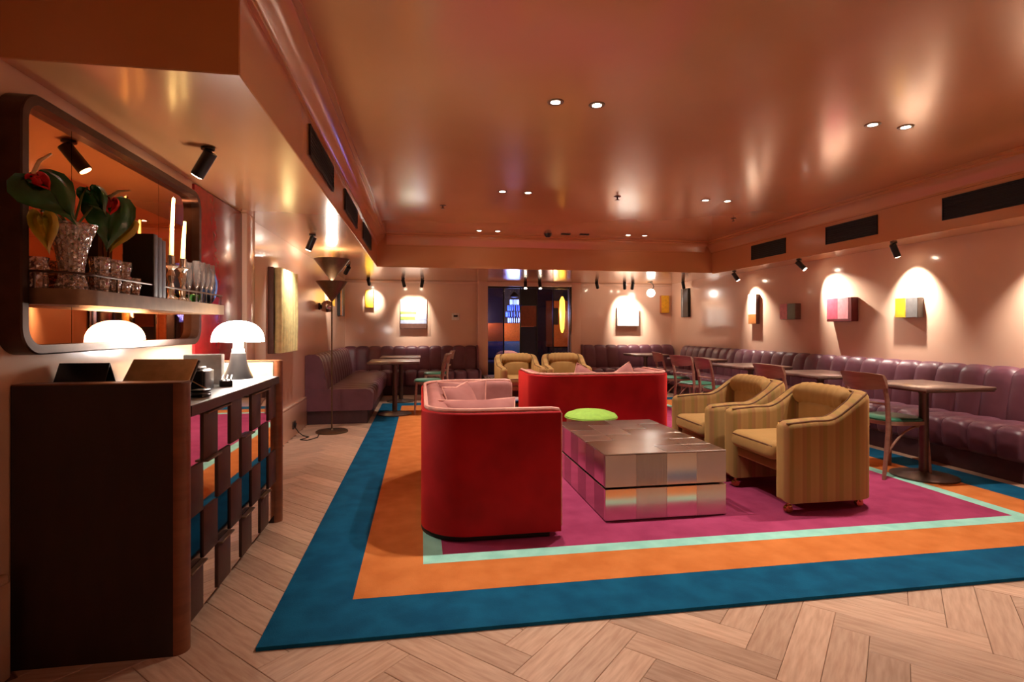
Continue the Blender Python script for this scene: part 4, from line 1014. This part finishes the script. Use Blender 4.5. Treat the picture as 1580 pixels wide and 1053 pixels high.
# ------------------------------------------------------------------ spotlights on the soffits
def trackspot(label, base, target, W=ART_W, size=62, lit=True, col=WARM, blend=1.0):
    o = thing('spotlight', label, 'spotlight', base, 0, 'black adjustable spotlights')
    MB().lathe([(0.032, -0.012), (0.032, 0.0)], 20).build('ceiling_plate', 'black', o)
    MB().cyl((0, 0, -0.045), (0, 0, -0.01), 0.008, n=10).build('swivel', 'black', o)
    d = (Vector(target) - (Vector(base) + Vector((0, 0, -0.05)))).normalized(); p = Vector((0, 0, -0.05))
    a = p - d * 0.03; b = p + d * 0.11
    MB().cyl(a, b, 0.032, n=20).build('head', 'black', o)
    MB().cyl(b + d * 0.0005, b + d * 0.003, 0.026, n=20).build('lens', 'spotglow', o)
    if lit: spot(o, b + d * 0.02, Vector(target) - Vector(base), W * ART_K, size, blend, col, 0.02)
    return o
zr = ZS - 0.02
trackspot('spotlight over the mirror and sideboard on the left soffit', (-1.07, 2.97, ZS), (-1.42, 3.1, 1.55), 7, 85)
trackspot('spotlight over the pleated relief on the left soffit', (-1.05, 5.55, ZS), (-1.4, 5.72, 1.3), 3.6, 100, col=NEUT)
trackspot('spotlight over the left wall beyond the cone lamp', (-1.05, 8.15, ZS), (-1.4, 8.75, 1.6), 8, 60)
trackspot('spotlight over the narrow yellow painting on the back wall', (-0.95, 10.15, ZS), (-0.9, YB, 1.75), 7, 55)
trackspot('left of the two spotlights over the green painting', (-0.33, 10.2, ZS), (-0.2, YB, 1.5), 5, 70)
trackspot('right of the two spotlights over the green painting', (0.02, 10.2, ZS), (-0.08, YB, 1.5), 5, 70)
trackspot('left of the two spotlights above the glass screen', (1.97, 10.2, ZS), (1.9, 9.6, 0.6), 5, 50)
trackspot('right of the two spotlights above the glass screen', (2.25, 10.2, ZS), (2.3, 9.6, 0.6), 5, 50)
trackspot('spotlight on the bulkhead just right of the portal', (3.38, 10.15, ZS), (3.65, YB, 1.6), 4, 70, lit=False)
trackspot('left of the two spotlights over the white square painting', (3.95, 10.15, ZS), (4.15, YB, 1.5), 9, 76)
trackspot('right of the two spotlights over the white square painting', (4.12, 10.15, ZS), (4.2, YB, 1.5), 9, 76)
trackspot('spotlight over the black panel near the back corner', (4.98, 9.75, ZS), (XR, 9.95, 1.7), 2, 50)
trackspot('spotlight aimed at the narrow painting on the right wall', (4.87, 7.84, zr), (XR, 7.66, 1.50), 8, 80)
trackspot('spotlight aimed at the pink painting on the right wall', (4.87, 6.36, zr), (XR, 5.95, 1.5), 11, 80)
trackspot('spotlight aimed at the yellow and grey painting on the right wall', (4.87, 4.92, zr), (XR, 4.93, 1.5), 10, 84)
trackspot('spotlight on the right soffit just beyond the right edge of the picture', (4.87, 3.5, zr), (XR, 3.6, 1.5), 11, 84)
trackspot('spotlight on the right soffit beside the camera, out of the picture', (4.87, 2.6, zr), (XR, 2.5, 1.5), 11, 84)
gl_ = thing('globe_light', 'glowing white globe on a curved arm near the white painting', 'globe light', (4.46, 10.1, ZS))
MB().lathe([(0.05, -0.012), (0.05, 0.0)], 20).build('ceiling_plate', 'black', gl_)
MB().tube([(0, 0, -0.01), (0.06, 0, -0.04), (0.08, 0, -0.1), (0.04, 0, -0.15)], 0.008, 8).build('arm', 'black', gl_)
MB().lathe([(0.001, -0.08), (0.04, -0.07), (0.07, -0.04), (0.08, 0), (0.07, 0.04), (0.04, 0.07), (0.001, 0.08)], 20, Matrix.Translation((0.02, 0, -0.22)), cap=False).build('globe', 'globeglow', gl_)

# ------------------------------------------------------------------ downlights and ceiling fittings
rows = [(3.3, 'nearest row'), (5.55, 'middle row'), (7.82, 'far row')]
cols = [(0.83, 'outer left'), (1.1, 'inner left'), (3.1, 'inner right'), (3.365, 'outer right')]
def downlight(label, x, y, W=DOWN_W):
    o = thing('downlight', label, 'downlight', (x, y, ZC), 0, 'recessed ceiling downlights')
    MB().lathe([(0.03, -0.004), (0.048, -0.006), (0.052, -0.002), (0.052, 0.0)], 24, cap=False).build('trim_ring', 'bronzel', o)
    MB().lathe([(0.001, -0.003), (0.032, -0.003)], 24, cap=False).build('lens', 'glow', o)
    spot(o, (0, 0, -0.02), (0, 0, -1), W, 96, 0.8, WARM, 0.03)
for (y, rn) in rows:
    for (x, cn) in cols: downlight('%s ceiling downlight of the %s' % (cn, rn), x, y)
for (y, rn) in ((1.05, 'row above the camera'), (-1.2, 'row behind the camera')):
    for (x, cn) in cols: downlight('%s ceiling downlight of the %s' % (cn, rn), x, y, 12)
for (x, y, lb) in ((0.245, 6.29, 'left'), (2.08, 5.55, 'middle'), (3.97, 6.41, 'right')):
    o = thing('sprinkler', 'small %s ceiling sprinkler head' % lb, 'sprinkler', (x, y, ZC))
    MB().lathe([(0.035, -0.006), (0.035, 0)], 18).build('rose', 'bronzel', o); MB().cyl((0, 0, -0.035), (0, 0, -0.005), 0.008, n=8).build('stem', 'bronzel', o); MB().lathe([(0.022, -0.04), (0.022, -0.036)], 12).build('deflector', 'bronzel', o)
o = thing('dome_camera', 'black dome camera on the ceiling by the bulkhead', 'camera', (1.87, 7.9, ZC)); MB().lathe([(0.001, -0.06), (0.03, -0.055), (0.052, -0.03), (0.055, -0.015), (0.06, -0.012), (0.06, 0)], 24, cap=False).build('dome', 'black', o)
for (x, lb) in ((2.14, 'beside the dome camera'), (2.43, 'farther right of the dome camera')):
    o = thing('ceiling_sensor', 'flat dark sensor on the ceiling ' + lb, 'sensor', (x, 7.88, ZC)); MB().box((-0.07, -0.03, -0.012), (0.07, 0.03, 0), bev=0.005).build('case', 'black', o)

def vent(label, x, y0, y1, z0, z1, sgn):
    o = thing('air_vent', label, 'vent', (x, y0, z0), 0, 'black air vents in the soffits')
    L = y1 - y0; H = z1 - z0; d = sgn
    def bx(a, b): return (min(a[0], b[0]), a[1], a[2]), (max(a[0], b[0]), b[1], b[2])
    MB().box(*bx((d * 0.0005, 0.012, 0.012), (d * 0.003, L - 0.012, H - 0.012))).build('backing', 'vent', o, smooth=False)
    fr = MB()
    for a, b in (((d * 0.0005, 0, 0), (d * 0.012, L, 0.012)), ((d * 0.0005, 0, H - 0.012), (d * 0.012, L, H)), ((d * 0.0005, 0, 0.012), (d * 0.012, 0.012, H - 0.012)), ((d * 0.0005, L - 0.012, 0.012), (d * 0.012, L, H - 0.012))): fr.box(*bx(a, b))
    fr.build('frame', 'vent', o, smooth=False)
    for k in range(7):
        z = 0.012 + (H - 0.024) * (k + 0.5) / 7
        MB().box(*bx((d * 0.003, 0.012, z - 0.004), (d * 0.010, L - 0.012, z + 0.002))).build('louvre', 'vent', o, smooth=False)
vent('black air vent in the left soffit nearest the camera', -0.65, 3.32, 4.18, 2.215, 2.40, 1)
vent('middle black air vent in the left soffit', -0.65, 4.80, 5.70, 2.215, 2.40, 1)
vent('black air vent in the left soffit nearest the back', -0.65, 6.28, 7.25, 2.215, 2.40, 1)
vent('black air vent in the right soffit nearest the camera', 4.75, 3.3, 4.27, 2.195, 2.40, -1)
vent('middle black air vent in the right soffit', 4.75, 4.99, 5.73, 2.195, 2.40, -1)
vent('black air vent in the right soffit nearest the back', 4.75, 6.45, 7.2, 2.195, 2.40, -1)
